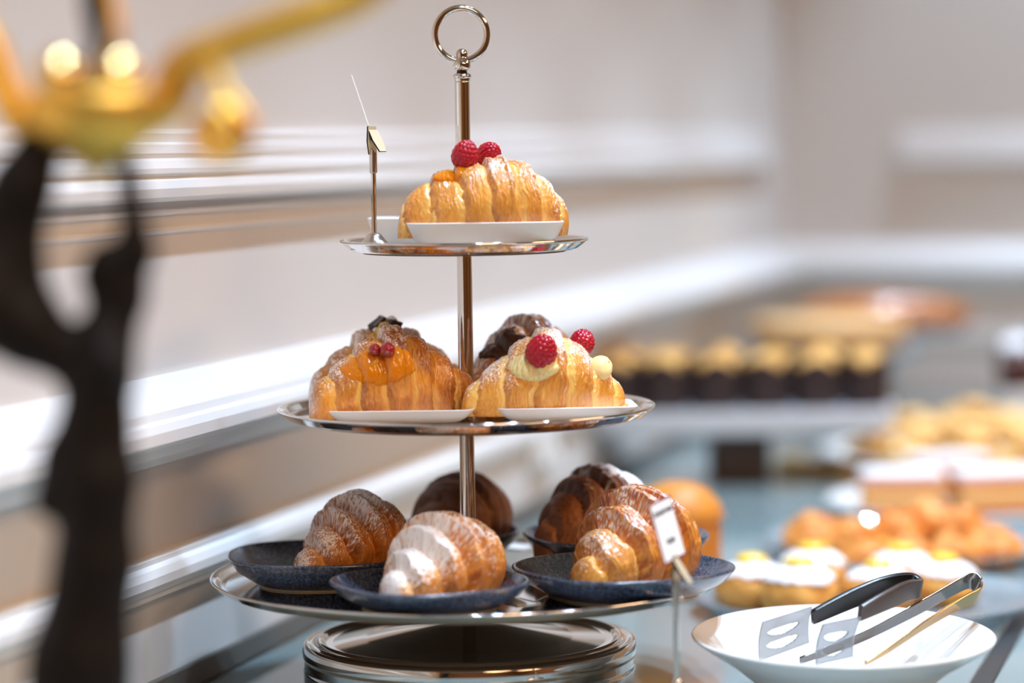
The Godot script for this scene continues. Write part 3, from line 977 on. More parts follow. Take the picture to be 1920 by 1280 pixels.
func build_bottom_tier() -> void:
	var floor_y := 1.022 - 0.0072
	stone_plate("dark blue-grey stoneware plate overhanging the wall side of the bottom tray", Vector3(-0.157, floor_y, 0.002), 0.1, 0.077)
	stone_plate("dark stoneware plate at the front rim of the bottom tray", Vector3(-0.066, floor_y, 0.132), 0.5, 0.0735, 0.022)
	stone_plate("large dark stoneware plate beside the standing sign card", Vector3(0.0855, floor_y, 0.081), 0.55, 0.083, 0.0235)
	stone_plate("dark stoneware plate under the smooth brown croissant behind the pole", Vector3(-0.064, floor_y, -0.137), 0.2, 0.068, 0.024)
	stone_plate("blue-grey stoneware plate under the dark chocolate croissant", Vector3(0.086, floor_y, -0.088), 0.3, 0.0765, 0.026)
	var y := floor_y + 0.0062
	var o1 := {len = 0.124, wide = 0.082, high = 0.064, bend = -0.7, bands = 3.4, tip = 0.30, power = 1.35, seed = 52.0, skew = 0.3, gold = lin(238, 160, 66), brown = lin(198, 108, 34), pale = lin(252, 204, 120), crown = 0.15, sugar = 0.72, sugar_side = -0.25, grain = 460.0}
	croissant("plump croissant with thick white powdered sugar on the front plate", Vector3(-0.0545, y, 0.124), 0.98, o1, "croissants on the tiered stand", 460, 330)
	var o2 := {len = 0.132, wide = 0.078, high = 0.064, bend = -0.7, bands = 3.7, tip = 0.22, power = 1.25, seed = 61.0, skew = 0.3, gold = lin(212, 124, 30), brown = lin(146, 68, 14), pale = lin(238, 168, 74), crown = 0.3, sugar = 0.58, sugar_side = 0.0, grain = 640.0}
	croissant("dark golden croissant finely dusted with sugar, near the panelled wall", Vector3(-0.128, y, -0.004), 0.9, o2, "croissants on the tiered stand", 460, 330)
	var o3 := {len = 0.130, wide = 0.092, high = 0.075, bend = -0.7, bands = 3.2, tip = 0.32, power = 1.3, seed = 72.0, skew = 0.3, gold = lin(246, 166, 62), brown = lin(178, 88, 22), pale = lin(254, 204, 112), crown = 1.0, sugar = 0.22, sugar_side = 0.0, grain = 640.0}
	croissant("glossy croissant with a dark brown crown behind the sign card", Vector3(0.096, y, 0.074), 0.98, o3, "croissants on the tiered stand", 460, 330)
	var o4 := {len = 0.12, wide = 0.078, high = 0.068, step = 0.25, bend = -0.4, bands = 2.2, tip = 0.4, power = 2.0, seed = 83.0, gold = lin(128, 74, 38), brown = lin(84, 44, 22), pale = lin(150, 96, 54), crown = 0.3, sugar = 0.0, mat = M.crust_dry}
	croissant("smooth dark brown croissant directly behind the pole", Vector3(-0.045, y, -0.132), 1.2, o4, "croissants on the tiered stand", 130, 100)
	var o5 := {len = 0.126, wide = 0.08, high = 0.076, step = 0.5, bend = -0.5, bands = 3.0, tip = 0.36, power = 1.7, seed = 94.0, gold = lin(150, 86, 40), brown = lin(78, 40, 22), pale = lin(180, 112, 60), crown = 0.5, sugar = 0.1, sugar_side = 0.5, grain = 500.0, mat = M.crust_dry}
	var t5 := croissant("dark chocolate croissant with sugar on its far end", Vector3(0.071, y, -0.085), 0.75, o5, "croissants on the tiered stand", 150, 110)
	spread_on(t5, "sugar_cap", M.icing, 1185, 896, 0.026, 0.012, 0.002, 5.0, 0.5)
	# small label slips lying on the tray between the plates
	for q in [[972, 1128, 0.6, "small white paper slip on the tray between the two front plates"], [966, 1024, 0.9, "small white paper slip on the tray beside the pole"]]:
		var at := at_y(q[0], q[1], floor_y + 0.0006)
		var s := thing("paper_slip", q[3], "paper slip", Vector3(at.x, floor_y, at.z), q[2])
		part("slip", block(Vector3(0.022, 0.0008, 0.03), 0.0002), M.paper, s, Vector3(0, 0.0006, 0))

func build_front_sign() -> void:
	var z := 0.225
	var clip := at_z(1266, 1052, z)
	var foot := Vector3(clip.x + 0.0006, COUNTER_Y, z)
	var h := card_holder("small steel card holder standing on the counter before the stand", foot, clip, 0.022, true)
	var ex := Vector3(0.0178, 0.0012, -0.046)
	clip_jaws(h, clip, ex, Vector3(-0.55, 0.85, -0.1))
	var tl := at_z(1213, 948, z + 0.02)
	var bl := at_z(1247, 1060, z + 0.02)
	var up := tl - bl
	var hh := up.length()
	var w := 0.05
	var mid := bl + ex.normalized() * w / 2.0
	sign_card("white card with dark lettering held in front of the glossy croissant", mid, ex, up, w, hh, [["CROISSANT VUOTO", 0.0036, hh * 0.80], ["-", 0.004, hh * 0.55], ["VEGAN", 0.0042, hh * 0.32]])

# ------------------------------------------------------------------ bowl and tongs
func build_bowl() -> void:
	var c := Vector3(0.256, COUNTER_Y, 0.10)
	var t := thing("oval_bowl", "wide white porcelain bowl holding two serving tongs", "bowl", c)
	var rim := 0.065
	var k := 1.17
	var pr := rounded([[0.001, 0.022], [0.04, 0.022], [0.062, 0.0265], [0.088, 0.0475], [0.104, 0.058], [0.1165, rim], [0.118, rim - 0.0004], [0.1182, rim - 0.002], [0.1165, rim - 0.0035], [0.103, 0.052], [0.086, 0.041], [0.060, 0.020], [0.050, 0.012], [0.048, 0.001], [0.046, 0.0], [0.001, 0.0]], 0.0012)
	var rings := []
	for q in pr:
		rings.append([q[0], q[0] * k, q[1]])
	part("body", loft(rings, 128), M.white_china, t)
	# plastic tongs: black arms, clear slotted blades
	var a := thing("serving_tongs", "black plastic tongs with clear slotted blades lying in the bowl", "tongs", Vector3.ZERO)
	var bend := at_z(1712, 1099, 0.055)
	a.position = bend
	var arm1 := smooth([at_z(1523, 1157, 0.092), at_z(1600, 1121, 0.075), at_z(1670, 1096, 0.06), at_z(1706, 1091, 0.052), at_z(1722, 1099, 0.056)], 7)
	var arm2 := smooth([at_z(1612, 1150, 0.125), at_z(1660, 1126, 0.105), at_z(1700, 1108, 0.085), at_z(1722, 1104, 0.068), at_z(1723, 1100, 0.058)], 7)
	for q in [[arm1, M.plastic], [arm2, M.brown_plastic]]:
		var loc := []
		for v in q[0]:
			loc.append(v - bend)
		part("arm", ribbon(loc, spread([0.0125, 0.0165, 0.0185, 0.0165, 0.0155, 0.0150], loc.size()), 0.0042, Vector3(0.12, 0.95, 0.3)), q[1], a)
	for q in [[[1522, 1137], [1430, 1166], [1424, 1238], [1440, 1242], [1516, 1204], 0.095], [[1614, 1156], [1543, 1170], [1530, 1246], [1545, 1252], [1598, 1230], 0.13]]:
		var z: float = q[5]
		var o0 := at_z(q[0][0], q[0][1], z)
		var ex := (at_z(q[1][0], q[1][1], z + 0.012) - o0).normalized()
		var corner := []
		for n in 5:
			corner.append(at_z(q[n][0], q[n][1], z + (0.0 if n == 0 or n == 4 else 0.012)))
		var blade := part("blade", blade_mesh(corner, bend), M.clear, a)
		blade.set_meta("label", "clear plastic slotted blade")
	# steel tongs
	var b := thing("serving_tongs", "polished steel tongs with flat arms leaning in the bowl", "tongs", Vector3.ZERO)
	var bend2 := at_z(1832, 1102, 0.055)
	b.position = bend2
	var s1 := smooth([at_z(1500, 1238, 0.10), at_z(1610, 1196, 0.085), at_z(1720, 1141, 0.065), at_z(1795, 1099, 0.05), at_z(1822, 1088, 0.048), at_z(1834, 1098, 0.053)], 6)
	var s2 := smooth([at_z(1622, 1243, 0.135), at_z(1668, 1216, 0.125), at_z(1735, 1170, 0.105), at_z(1800, 1131, 0.08), at_z(1831, 1117, 0.065), at_z(1835, 1104, 0.057)], 6)
	for q in [[s1, M.grey_metal, [0.007, 0.011, 0.0145, 0.0155, 0.016, 0.0165]], [s2, M.gold_steel, [0.004, 0.007, 0.0105, 0.0135, 0.017, 0.0165]]]:
		var loc := []
		for v in q[0]:
			loc.append(v - bend2)
		part("arm", ribbon(loc, spread(q[2], loc.size()), 0.0018, Vector3(0.25, 0.85, 0.45)), q[1], b)
func blade_mesh(c: Array, origin: Vector3) -> ArrayMesh:
	# a thin blade with two curved slots, built as strips between the slots
	var st := SurfaceTool.new()
	st.begin(Mesh.PRIMITIVE_TRIANGLES)
	var tl: Vector3 = c[1] - origin
	var tr: Vector3 = c[0] - origin
	var bl: Vector3 = c[2] - origin
	var br: Vector3 = c[4] - origin
	var nrm := (tr - tl).cross(bl - tl).normalized()
	var half := nrm * 0.0012
	var at := func(u: float, v: float) -> Vector3:
		var p: Vector3 = tl.lerp(tr, u).lerp(bl.lerp(br, u), v)
		return p + nrm * 0.004 * sin(PI * v)
	var nu := 44
	var nv := 44
	var solid := func(i: int, j: int) -> bool:
		if i < 0 or j < 0 or i >= nu or j >= nv:
			return false
		var u := (i + 0.5) / nu
		var v := (j + 0.5) / nv - 0.10 * sin(u * PI) + 0.04
		var along := (u - 0.47) / 0.33
		if absf(along) < 1.0:
			var half_v := 0.12 * sqrt(1.0 - along * along)
			if absf(v - 0.36) < half_v or absf(v - 0.70) < half_v:
				return false
		return true
	var quad := func(a: Vector3, b: Vector3, cc: Vector3, d: Vector3, out: Vector3):
		var fn := (b - a).cross(cc - a)
		var list := [a, b, cc, a, cc, d] if fn.dot(out) < 0.0 else [a, cc, b, a, d, cc]
		for v in list:
			st.set_normal(out.normalized())
			st.add_vertex(v)
	for i in nu:
		for j in nv:
			if not solid.call(i, j):
				continue
			var p: Array = [at.call(float(i) / nu, float(j) / nv), at.call((i + 1.0) / nu, float(j) / nv), at.call((i + 1.0) / nu, (j + 1.0) / nv), at.call(float(i) / nu, (j + 1.0) / nv)]
			quad.call(p[0] + half, p[1] + half, p[2] + half, p[3] + half, nrm)
			quad.call(p[0] - half, p[1] - half, p[2] - half, p[3] - half, -nrm)
			for e in [[0, 1, 0, -1], [1, 2, 1, 0], [2, 3, 0, 1], [3, 0, -1, 0]]:
				if not solid.call(i + e[2], j + e[3]):
					var a: Vector3 = p[e[0]]
					var b: Vector3 = p[e[1]]
					quad.call(a + half, b + half, b - half, a - half, (a + b) / 2.0 - (p[0] + p[1] + p[2] + p[3]) / 4.0)
	return st.commit()
func ribbon(path: Array, widths: Array, thick: float, up: Vector3) -> ArrayMesh:
	var p := PackedVector3Array()
	var n := path.size()
	for i in n:
		var t: Vector3 = ((path[mini(i + 1, n - 1)] as Vector3) - (path[maxi(i - 1, 0)] as Vector3)).normalized()
		var w := (up - t * up.dot(t)).normalized()
		var nn := t.cross(w).normalized()
		var hw: float = widths[i] * 0.5
		var ht := thick * 0.5
		var sec := [[-1.0, -0.4], [-0.97, 0.8], [-0.9, 1.0], [0.9, 1.0], [0.97, 0.8], [1.0, -0.4], [0.97, -0.9], [0.9, -1.0], [-0.9, -1.0], [-0.97, -0.9]]
		if i == 0:
			for q in sec:
				p.append(path[i])
		for q in sec:
			p.append((path[i] as Vector3) + w * q[0] * hw + nn * q[1] * ht)
		if i == n - 1:
			for q in sec:
				p.append(path[i])
	return grid(p, n + 2, 10, true, false)

# ------------------------------------------------------------------ pastries further along the counter
func build_far_dishes() -> void:
	# tall brioche on the counter behind the stand
	var br := Vector3(0.163, COUNTER_Y, -0.50)
	var t := thing("tall_brioche", "tall round orange-brown brioche on the counter behind the stand", "brioche", br)
	var prof := [[0.001, 0.112], [0.015, 0.111], [0.030, 0.105], [0.042, 0.092], [0.047, 0.078]]
	for k in 7:
		prof.append([0.0415, 0.074 - k * 0.0105])
		prof.append([0.044, 0.070 - k * 0.0105])
		prof.append([0.0435, 0.0665 - k * 0.0105])
	prof.append([0.039, 0.0])
	prof.append([0.001, 0.0])
	part("crust", lathe(prof, 64), mat(srgb(216, 138, 48), 0.5), t)
	# iced buns on a glass dish
	round_dish("glass_dish", "clear glass dish holding white iced buns", Vector3(0.335, COUNTER_Y, -0.375), 0.165, 0.02, M.glass, 0.8)
	for q in [[1410, 1122, 0.036, "white iced bun at the end of the dish nearest the tiered stand"], [1500, 1134, 0.038, "white iced bun close behind the bowl rim, second from the tiered stand"], [1524, 1098, 0.036, "white iced bun behind the two buns nearest the tiered stand"], [1648, 1128, 0.034, "white iced bun just behind the black tongs handle"], [1690, 1098, 0.035, "white iced bun at the back of the dish, before the cream puffs"], [1770, 1118, 0.035, "white iced bun just behind the bend of the steel tongs"]]:
		var at := at_y(q[0], q[1], COUNTER_Y + 0.01)
		iced_bun(Vector3(at.x, COUNTER_Y + 0.0042, at.z), q[2], q[3])
	# cream puffs
	round_dish("glass_plate", "clear glass plate of orange cream puffs behind the iced buns", Vector3(0.435, COUNTER_Y, -0.745), 0.165, 0.018, M.glass, 0.8)
	var pc := [lin(244, 170, 84), lin(214, 118, 36)]
	for q in [[1525, 1035, 0.031, 0.044, "large orange cream puff at the end nearest the brioche"], [1600, 1038, 0.031, 0.042, "large orange cream puff, second from the brioche"], [1680, 1030, 0.031, 0.046, "large orange cream puff, third from the brioche"], [1745, 1020, 0.031, 0.052, "tallest orange cream puff at the crown of the plate"], [1800, 1030, 0.031, 0.048, "large orange cream puff beside the tallest one"], [1860, 1050, 0.032, 0.04, "orange cream puff at the end farthest from the brioche"], [1700, 1056, 0.030, 0.032, "small orange cream puff before the third large one"], [1620, 1060, 0.028, 0.03, "smallest orange cream puff, close behind the iced buns"], [1790, 1058, 0.030, 0.034, "small orange cream puff before the tallest one"]]:
		var at := at_y(q[0], q[1], COUNTER_Y + 0.008)
		var p := thing("cream_puff", q[4], "cream puff", Vector3(at.x, COUNTER_Y + 0.0042, at.z), rng.randf() * TAU, "cream puffs on the glass plate")
		part("pastry", lump(Vector3(q[2], q[3] * 0.62, q[2] * 0.9), int(q[0]), 0.16, 34.0, 30, 40, 0.6, pc), M.crust_dry, p)
		part("custard", lump(Vector3(q[2] * 0.5, 0.008, q[2] * 0.5), int(q[0]) + 1, 0.1, 60.0, 14, 20, 0.3), mat(srgb(226, 196, 70), 0.3), p, Vector3(0.006, 0.008, q[2] * 0.75))
	# sugar-topped slices
	round_dish("pastry_plate", "pale plate of rectangular sugar-topped pastry slices", Vector3(0.545, COUNTER_Y, -1.06), 0.17, 0.02, M.white_china, 0.8)
	for q in [[1690, 952, 0.0, 0.10, "sugar-topped layered slice nearest the tiered stand"], [1862, 950, 0.2, 0.10, "sugar-topped layered slice close behind the cream puffs"], [1776, 920, 0.3, 0.10, "sugar-topped layered slice against the biscuit heap"]]:
		var at := at_y(q[0], q[1], COUNTER_Y + 0.01)
		var p := thing("pastry_slice", q[4], "pastry slice", Vector3(at.x, COUNTER_Y + 0.005, at.z), q[2], "sugar-topped pastry slices")
		var w: float = q[3]
		part("bottom_layer", block(Vector3(w, 0.016, 0.05), 0.004), mat(srgb(196, 120, 46), 0.6), p, Vector3(0, 0.008, 0))
		part("cream_layer", block(Vector3(w * 0.97, 0.012, 0.048), 0.004), mat(srgb(240, 208, 140), 0.5), p, Vector3(0, 0.022, 0))
		part("top_layer", block(Vector3(w, 0.012, 0.05), 0.004), mat(srgb(206, 116, 40), 0.6), p, Vector3(0, 0.034, 0))
		part("sugar_top", block(Vector3(w * 0.98, 0.012, 0.049), 0.004), M.icing, p, Vector3(0, 0.046, 0))
	# heap of pale biscuits on a glass dish
	var heap := Vector3(0.615, COUNTER_Y, -1.50)
	round_dish("biscuit_dish", "wide pale glass dish heaped with golden biscuits", heap, 0.2, 0.03, M.white_china, 0.7)
	var bc := [lin(250, 214, 142), lin(226, 164, 78)]
	var shapes := []
	for k in 4:
		shapes.append(lump(Vector3(0.028 + 0.003 * (k % 2), 0.013, 0.022), 50 + k, 0.14, 30.0, 18, 26, 0.6, bc))
	for ring in [[0.15, 13, 0.034], [0.088, 8, 0.02], [0.03, 2, 0.018], [0.118, 10, 0.052], [0.06, 5, 0.042], [0.085, 7, 0.068], [0.03, 3, 0.064], [0.0, 1, 0.086]]:
		for k in ring[1]:
			var a: float = TAU * (k + 0.3 * rng.randf()) / ring[1] + ring[0] * 9.0
			var bi := thing("biscuit", "small pale golden biscuit in the heap on the wide dish", "biscuit", heap + Vector3(0.012 + cos(a) * ring[0], ring[2] - 0.012, sin(a) * ring[0]), rng.randf() * TAU, "golden biscuits in the heap")
			part("crumb", shapes[k % 4], M.dough, bi).rotation = Vector3(rng.randf_range(-0.3, 0.3), 0, rng.randf_range(-0.3, 0.3))
	for q in [[1490, 868, "loose golden biscuit nearest the dark pedestal"], [1550, 872, "loose golden biscuit between two others on the counter"], [1600, 884, "loose golden biscuit nearest the heaped dish"]]:
		var at := at_y(q[0], q[1], COUNTER_Y + 0.01)
		var bi := thing("biscuit", q[2], "biscuit", Vector3(at.x, COUNTER_Y, at.z), rng.randf() * TAU, "loose biscuits on the counter")
		part("crumb", shapes[1], M.dough, bi)
	cupcake_stand()
	# tart and loaves on raised stands by the corner
	var tart_at := at_z(1555, 657, -2.0)
	stand_glass("clear glass cake stand carrying the pale flat tart", Vector3(tart_at.x, 0, tart_at.z), tart_at.y, 0.14)
	var ta := thing("flat_tart", "pale golden flat tart on a raised glass stand", "tart", tart_at, WALL_TURN)
	part("crust", lathe(rounded([[0.001, 0.046], [0.09, 0.045], [0.108, 0.05], [0.12, 0.045], [0.118, 0.02], [0.108, 0.0005], [0.001, 0.0005]], 0.004), 56), mat(srgb(226, 176, 116), 0.6), ta)
	part("filling", lathe(rounded([[0.001, 0.052], [0.07, 0.051], [0.1, 0.047], [0.1, 0.044], [0.001, 0.044]], 0.002), 48), mat(srgb(240, 198, 140), 0.5), ta.get_node("crust"))
	var loaf_y := at_z(1660, 612, -2.25).y
	var lo := at_z(1660, 612, -2.25)
	stand_glass("clear glass cake stand carrying two orange loaves near the corner", Vector3(lo.x, 0, lo.z), loaf_y, 0.13)
	for k in 2:
		var l := thing("long_loaf", ["long orange-brown loaf at the front of its glass stand", "long orange-brown loaf tucked behind another on the stand"][k], "loaf", lo + Vector3(0.012 - 0.03 * k, 0.0, 0.03 - 0.075 * k), 0.06 + 0.05 * k, "long loaves on the glass stand")
		part("crust", lump(Vector3(0.128, 0.034, 0.034), 70 + k, 0.06, 30.0, 30, 40, 0.5, [lin(222, 140, 56), lin(178, 98, 34)]), M.crust, l)

func iced_bun(at: Vector3, r: float, label: String) -> void:
	var t := thing("iced_bun", label, "bun", at, rng.randf() * TAU, "iced buns on the glass dish")
	part("bun", lump(Vector3(r, r * 0.72, r), int(at.x * 900.0), 0.05, 30.0, 26, 36, 0.62, [lin(240, 180, 92), lin(206, 134, 52)]), M.dough, t)
	var p := PackedVector3Array()
	var nu := 14
	var nv := 48
	for i in nu:
		for j in nv:
			var ph := TAU * j / nv
			var edge := 1.02 + 0.22 * soft.get_noise_3d(cos(ph) * 2.0 + at.x * 40.0, sin(ph) * 2.0, at.z * 30.0)
			var th := edge * 0.98 * minf(i, nu - 3.0) / (nu - 3.0)
			var d := Vector3(sin(th) * cos(ph), cos(th), sin(th) * sin(ph))
			var grow := 1.075 + 0.02 * soft.get_noise_3dv(d * 5.0 + at * 30.0)
			if i == nu - 2:
				grow = 1.03
			elif i == nu - 1:
				grow = 0.96
			p.append(Vector3(r * d.x, r * 0.72 * d.y, r * d.z) * grow + Vector3(0, r * 0.72 * 0.62, 0))
	part("icing", grid(p, nu, nv, true, true), M.icing, t)
	part("custard_dot", lump(Vector3(r * 0.4, 0.006, r * 0.4), 3, 0.12, 60.0, 14, 22, 0.2), M.custard, t.get_node("icing"), Vector3(0, r * 0.72 * 1.66, 0))

func stand_glass(label: String, at: Vector3, top: float, r: float) -> void:
	var t := thing("cake_stand", label, "cake stand", Vector3(at.x, COUNTER_Y, at.z), 0.0, "glass cake stands at the corner")
	var h := top - COUNTER_Y
	part("plate", lathe(rounded([[0.001, h - 0.0003], [r - 0.006, h - 0.0003], [r, h + 0.006], [r + 0.002, h + 0.004], [r - 0.004, h - 0.007], [0.001, h - 0.007]], 0.0012), 64), M.glass, t)
	part("stem", lathe(rounded([[0.001, h - 0.0072], [0.025, h - 0.0072], [0.014, h - 0.03], [0.011, h * 0.5], [0.016, 0.02], [0.05, 0.006], [0.052, 0.0], [0.001, 0.0]], 0.003), 40), M.glass, t)

func cupcake_stand() -> void:
	var z := -1.42
	var c := at_z(1385, 762, z)
	var h := c.y - COUNTER_Y
	var t := thing("cupcake_tray", "long white tray on a dark pedestal carrying dark-wrapped muffins", "tray", Vector3(c.x, COUNTER_Y, z), 0.02)
	part("tray", loft([[0.001, 0.001, h, 6.0], [0.17, 0.07, h, 6.0], [0.19, 0.085, h, 6.0], [0.2, 0.094, h + 0.004, 6.0], [0.204, 0.098, h + 0.003, 6.0], [0.2, 0.094, h - 0.026, 6.0], [0.19, 0.085, h - 0.03, 6.0], [0.001, 0.001, h - 0.03, 6.0]], 96), mat(srgb(226, 232, 240), 0.14), t)
	part("pedestal", block(Vector3(0.078, h - 0.0302, 0.07), 0.004), mat(srgb(70, 50, 40), 0.4), t, Vector3(0, (h - 0.0302) / 2.0, 0))
	var wrap := wrapper_mesh()
	var mc := [lin(250, 200, 116), lin(214, 150, 70)]
	var tops := [lump(Vector3(0.028, 0.022, 0.028), 90, 0.1, 40.0, 20, 28, 0.3, mc), lump(Vector3(0.026, 0.026, 0.026), 91, 0.12, 40.0, 20, 28, 0.3, mc)]
	for row in 2:
		for k in 6 - row:
			var x := -0.168 + 0.0665 * k + (0.0 if row == 0 else 0.022)
			var m := thing("muffin", "dark-wrapped muffin, %s of the %s row counted from the tiered stand" % [["first", "second", "third", "fourth", "fifth", "sixth"][k], ["front", "back"][row]], "muffin", Vector3(c.x + x, COUNTER_Y + h + 0.0004, z + 0.042 - 0.08 * row), rng.randf() * TAU, ["front row of muffins", "back row of muffins"][row])
			part("wrapper", wrap, M.wrapper, m)
			part("muffin_top", tops[(k + row) % 2], M.muffin, m, Vector3(0, 0.044, 0))
	# a loose cookie at the end of the tray and a muffin further right
	for q in [[1668, 700, 0.0], [1690, 688, 1.0]]:
		var at := at_z(q[0], q[1], z + 0.05 - 0.05 * q[2])
		var ck := thing("cookie", ["round golden cookie leaning against the end muffin", "round golden cookie leaning behind another cookie"][int(q[2])], "cookie", Vector3(c.x + 0.178 + 0.012 * q[2], COUNTER_Y + h + 0.001, z + 0.02 - 0.045 * q[2]), 0.0)
		var cm := part("crumb", lump(Vector3(0.028, 0.007, 0.028), 95, 0.1, 40.0, 16, 26, 0.5, mc), M.dough, ck, Vector3(0.0, 0.0265, 0))
		cm.rotation.z = -1.25

	var m2 := thing("muffin", "dark-wrapped muffin with a white cap alone beyond the biscuits", "muffin", Vector3(0.70, COUNTER_Y, -1.72), 0.3)
	m2.position = Vector3(at_z(1908, 790, -1.86).x, COUNTER_Y, -1.86)
	part("riser", lathe(rounded([[0.001, 0.078], [0.03, 0.078], [0.03, 0.0], [0.001, 0.0]], 0.002), 32), M.white_china, m2)
	part("wrapper", wrap, mat(srgb(84, 40, 34), 0.7), m2, Vector3(0, 0.0782, 0))
	part("muffin_top", lump(Vector3(0.03, 0.026, 0.03), 97, 0.08, 40.0, 20, 28, 0.3), M.icing, m2, Vector3(0, 0.122, 0))
	m2.position.y = COUNTER_Y

func wrapper_mesh() -> ArrayMesh:
	var p := PackedVector3Array()
	var nv := 64
	var rows := [[0.001, 0.0, 0.0], [0.027, 0.0, 0.0], [0.0282, 0.002, 0.0], [0.030, 0.024, 0.3], [0.0308, 0.044, 0.6], [0.0313, 0.054, 1.0], [0.0306, 0.054, 1.0], [0.0294, 0.043, 0.6], [0.001, 0.040, 0.0]]
	for r in rows:
		for j in nv:
			var ph := TAU * j / nv
			var rr: float = r[0] * (1.0 + 0.035 * r[2] * cos(ph * 16.0))
			var y: float = r[1] + 0.012 * r[2] * r[2] * absf(cos(ph * 2.0))
			p.append(Vector3(rr * cos(ph), y, rr * sin(ph)))
	return grid(p, rows.size(), nv, true, false)

# ------------------------------------------------------------------ figure in the foreground
func build_candelabrum() -> void:
	var z := 0.78
	var base := at_z(150, 1000, z)
	base.y = COUNTER_Y
	var t := thing("figure_candelabrum", "dark bronze figure with raised arms holding up gilt branches", "candelabrum", base)
	var px := func(x: float, y: float, dz := 0.0) -> Vector3:
		return at_z(x, y, z + dz) - base
	var k := (EYE.z - z) / F_PX
	# the figure: joints in the photograph, radii in pixels at its distance
	var bones := []
	var add := func(a: Vector3, ra: float, b: Vector3, rb: float):
		bones.append([a, b, ra * k, rb * k])
	var feet := Vector3(-0.004, 0.05, 0)
	add.call(feet, 150.0, px.call(140, 1420), 120.0)
	add.call(px.call(140, 1420), 118.0, px.call(150, 1240), 96.0)
	add.call(px.call(150, 1240), 96.0, px.call(178, 1060), 76.0)
	add.call(px.call(178, 1060), 76.0, px.call(183, 900), 74.0)
	add.call(px.call(183, 900), 74.0, px.call(188, 800), 56.0)
	add.call(px.call(188, 800), 56.0, px.call(190, 700), 58.0)
	add.call(px.call(190, 700), 60.0, px.call(190, 640), 58.0)
	add.call(px.call(205, 680, 0.014), 34.0, px.call(226, 690, 0.016), 26.0)
	# neck and head, tilted towards the raised arm
	add.call(px.call(192, 630), 30.0, px.call(193, 570), 27.0)
	add.call(px.call(188, 520), 42.0, px.call(200, 490), 42.0)
	# right arm in the picture
	add.call(px.call(218, 640), 36.0, px.call(240, 560), 32.0)
	add.call(px.call(240, 560), 32.0, px.call(257, 470), 31.0)
	add.call(px.call(257, 470), 30.0, px.call(238, 310), 24.0)
	# left arm and the heavy cloth that hangs from it
	add.call(px.call(150, 690), 46.0, px.call(56, 620), 66.0)
	add.call(px.call(56, 620), 66.0, px.call(16, 490), 60.0)
	add.call(px.call(16, 490), 60.0, px.call(40, 350), 58.0)
	add.call(px.call(40, 350), 58.0, px.call(84, 255), 44.0)
	add.call(px.call(40, 610), 70.0, px.call(-40, 560), 100.0)
	add.call(px.call(-40, 560), 90.0, px.call(-50, 420), 60.0)
	# the hand resting on the hip and the knot of cloth
	add.call(px.call(120, 860), 44.0, px.call(92, 940), 34.0)
	add.call(px.call(150, 760), 34.0, px.call(120, 850), 34.0)
	part("figure", figure_mesh(bones, 0.0042, 0.008), M.bronze, t)
	part("pedestal", lathe(rounded([[0.001, 0.03], [0.05, 0.03], [0.056, 0.026], [0.06, 0.014], [0.066, 0.010], [0.068, 0.0], [0.001, 0.0]], 0.002), 56), M.bronze, t, Vector3(-0.004, 0, 0))
	# gilt cup of leaves on the head
	var cup := []
	for q in [[2, 162], [60, 170], [118, 168], [132, 178], [136, 196], [124, 236], [96, 268], [58, 296], [24, 318], [10, 340], [2, 350]]:
		cup.append([q[0] * k, -(q[1] - 250) * k])
	var c := part("gilt_cup", lathe(cup, 48), M.gilt, t, px.call(180, 250))
	c.scale = Vector3(1, 1, 0.8)
	for q in [[108, 140, 46.0, 0.012], [218, 142, 48.0, 0.012]]:  # balls added to stand in for two bright highlights on the gilt
		var r: float = q[2] * k
		part("glint_ball", lathe([[0.0003, r], [r * 0.38, r * 0.925], [r * 0.71, r * 0.71], [r * 0.925, r * 0.38], [r, 0.0], [r * 0.925, -r * 0.38], [r * 0.71, -r * 0.71], [r * 0.38, -r * 0.925], [0.0003, -r]], 40), M.gilt_glint, t, px.call(q[0], q[1], q[3]))
	var st := smooth([px.call(176, 170), px.call(182, 90), px.call(178, 10), px.call(170, -120)], 6)
	part("stem", tube(st, spread([26 * k, 17 * k, 24 * k, 20 * k], st.size()), 18), M.bronze, t)
	var br := smooth([px.call(255, 230), px.call(312, 190), px.call(345, 125), px.call(430, 82), px.call(560, 36), px.call(690, -20), px.call(760, -120)], 7)
	part("branch", tube(br, spread([40 * k, 42 * k, 42 * k, 36 * k, 38 * k, 34 * k, 28 * k], br.size()), 18), M.gilt, t)
	var bl := smooth([px.call(96, 240), px.call(40, 225), px.call(6, 160), px.call(-30, 70), px.call(-110, 0), px.call(-220, -60)], 7)
	part("branch", tube(bl, spread([34 * k, 36 * k, 34 * k, 30 * k, 26 * k, 22 * k], bl.size()), 18), M.gilt, t)
	var leaf := smooth([px.call(196, 150, -0.02), px.call(222, 70, -0.02), px.call(208, -10, -0.02), px.call(190, -90, -0.02)], 6)
	part("leaf", tube(leaf, spread([20 * k, 26 * k, 18 * k, 6 * k], leaf.size()), 14, 0.5), M.gilt, t)
	var curl := []
	for n in 40:
		var a := n / 39.0 * TAU * 1.6 - 1.2
		var r := lerpf(52.0, 14.0, n / 39.0)
		curl.append(px.call(412 + cos(a) * r, 246 + sin(a) * r, 0.05))
	curl.push_front(px.call(400, 130, 0.02))
	part("scroll", tube(curl, spread([16 * k, 24 * k, 22 * k, 16 * k], curl.size()), 12), M.gilt, t)

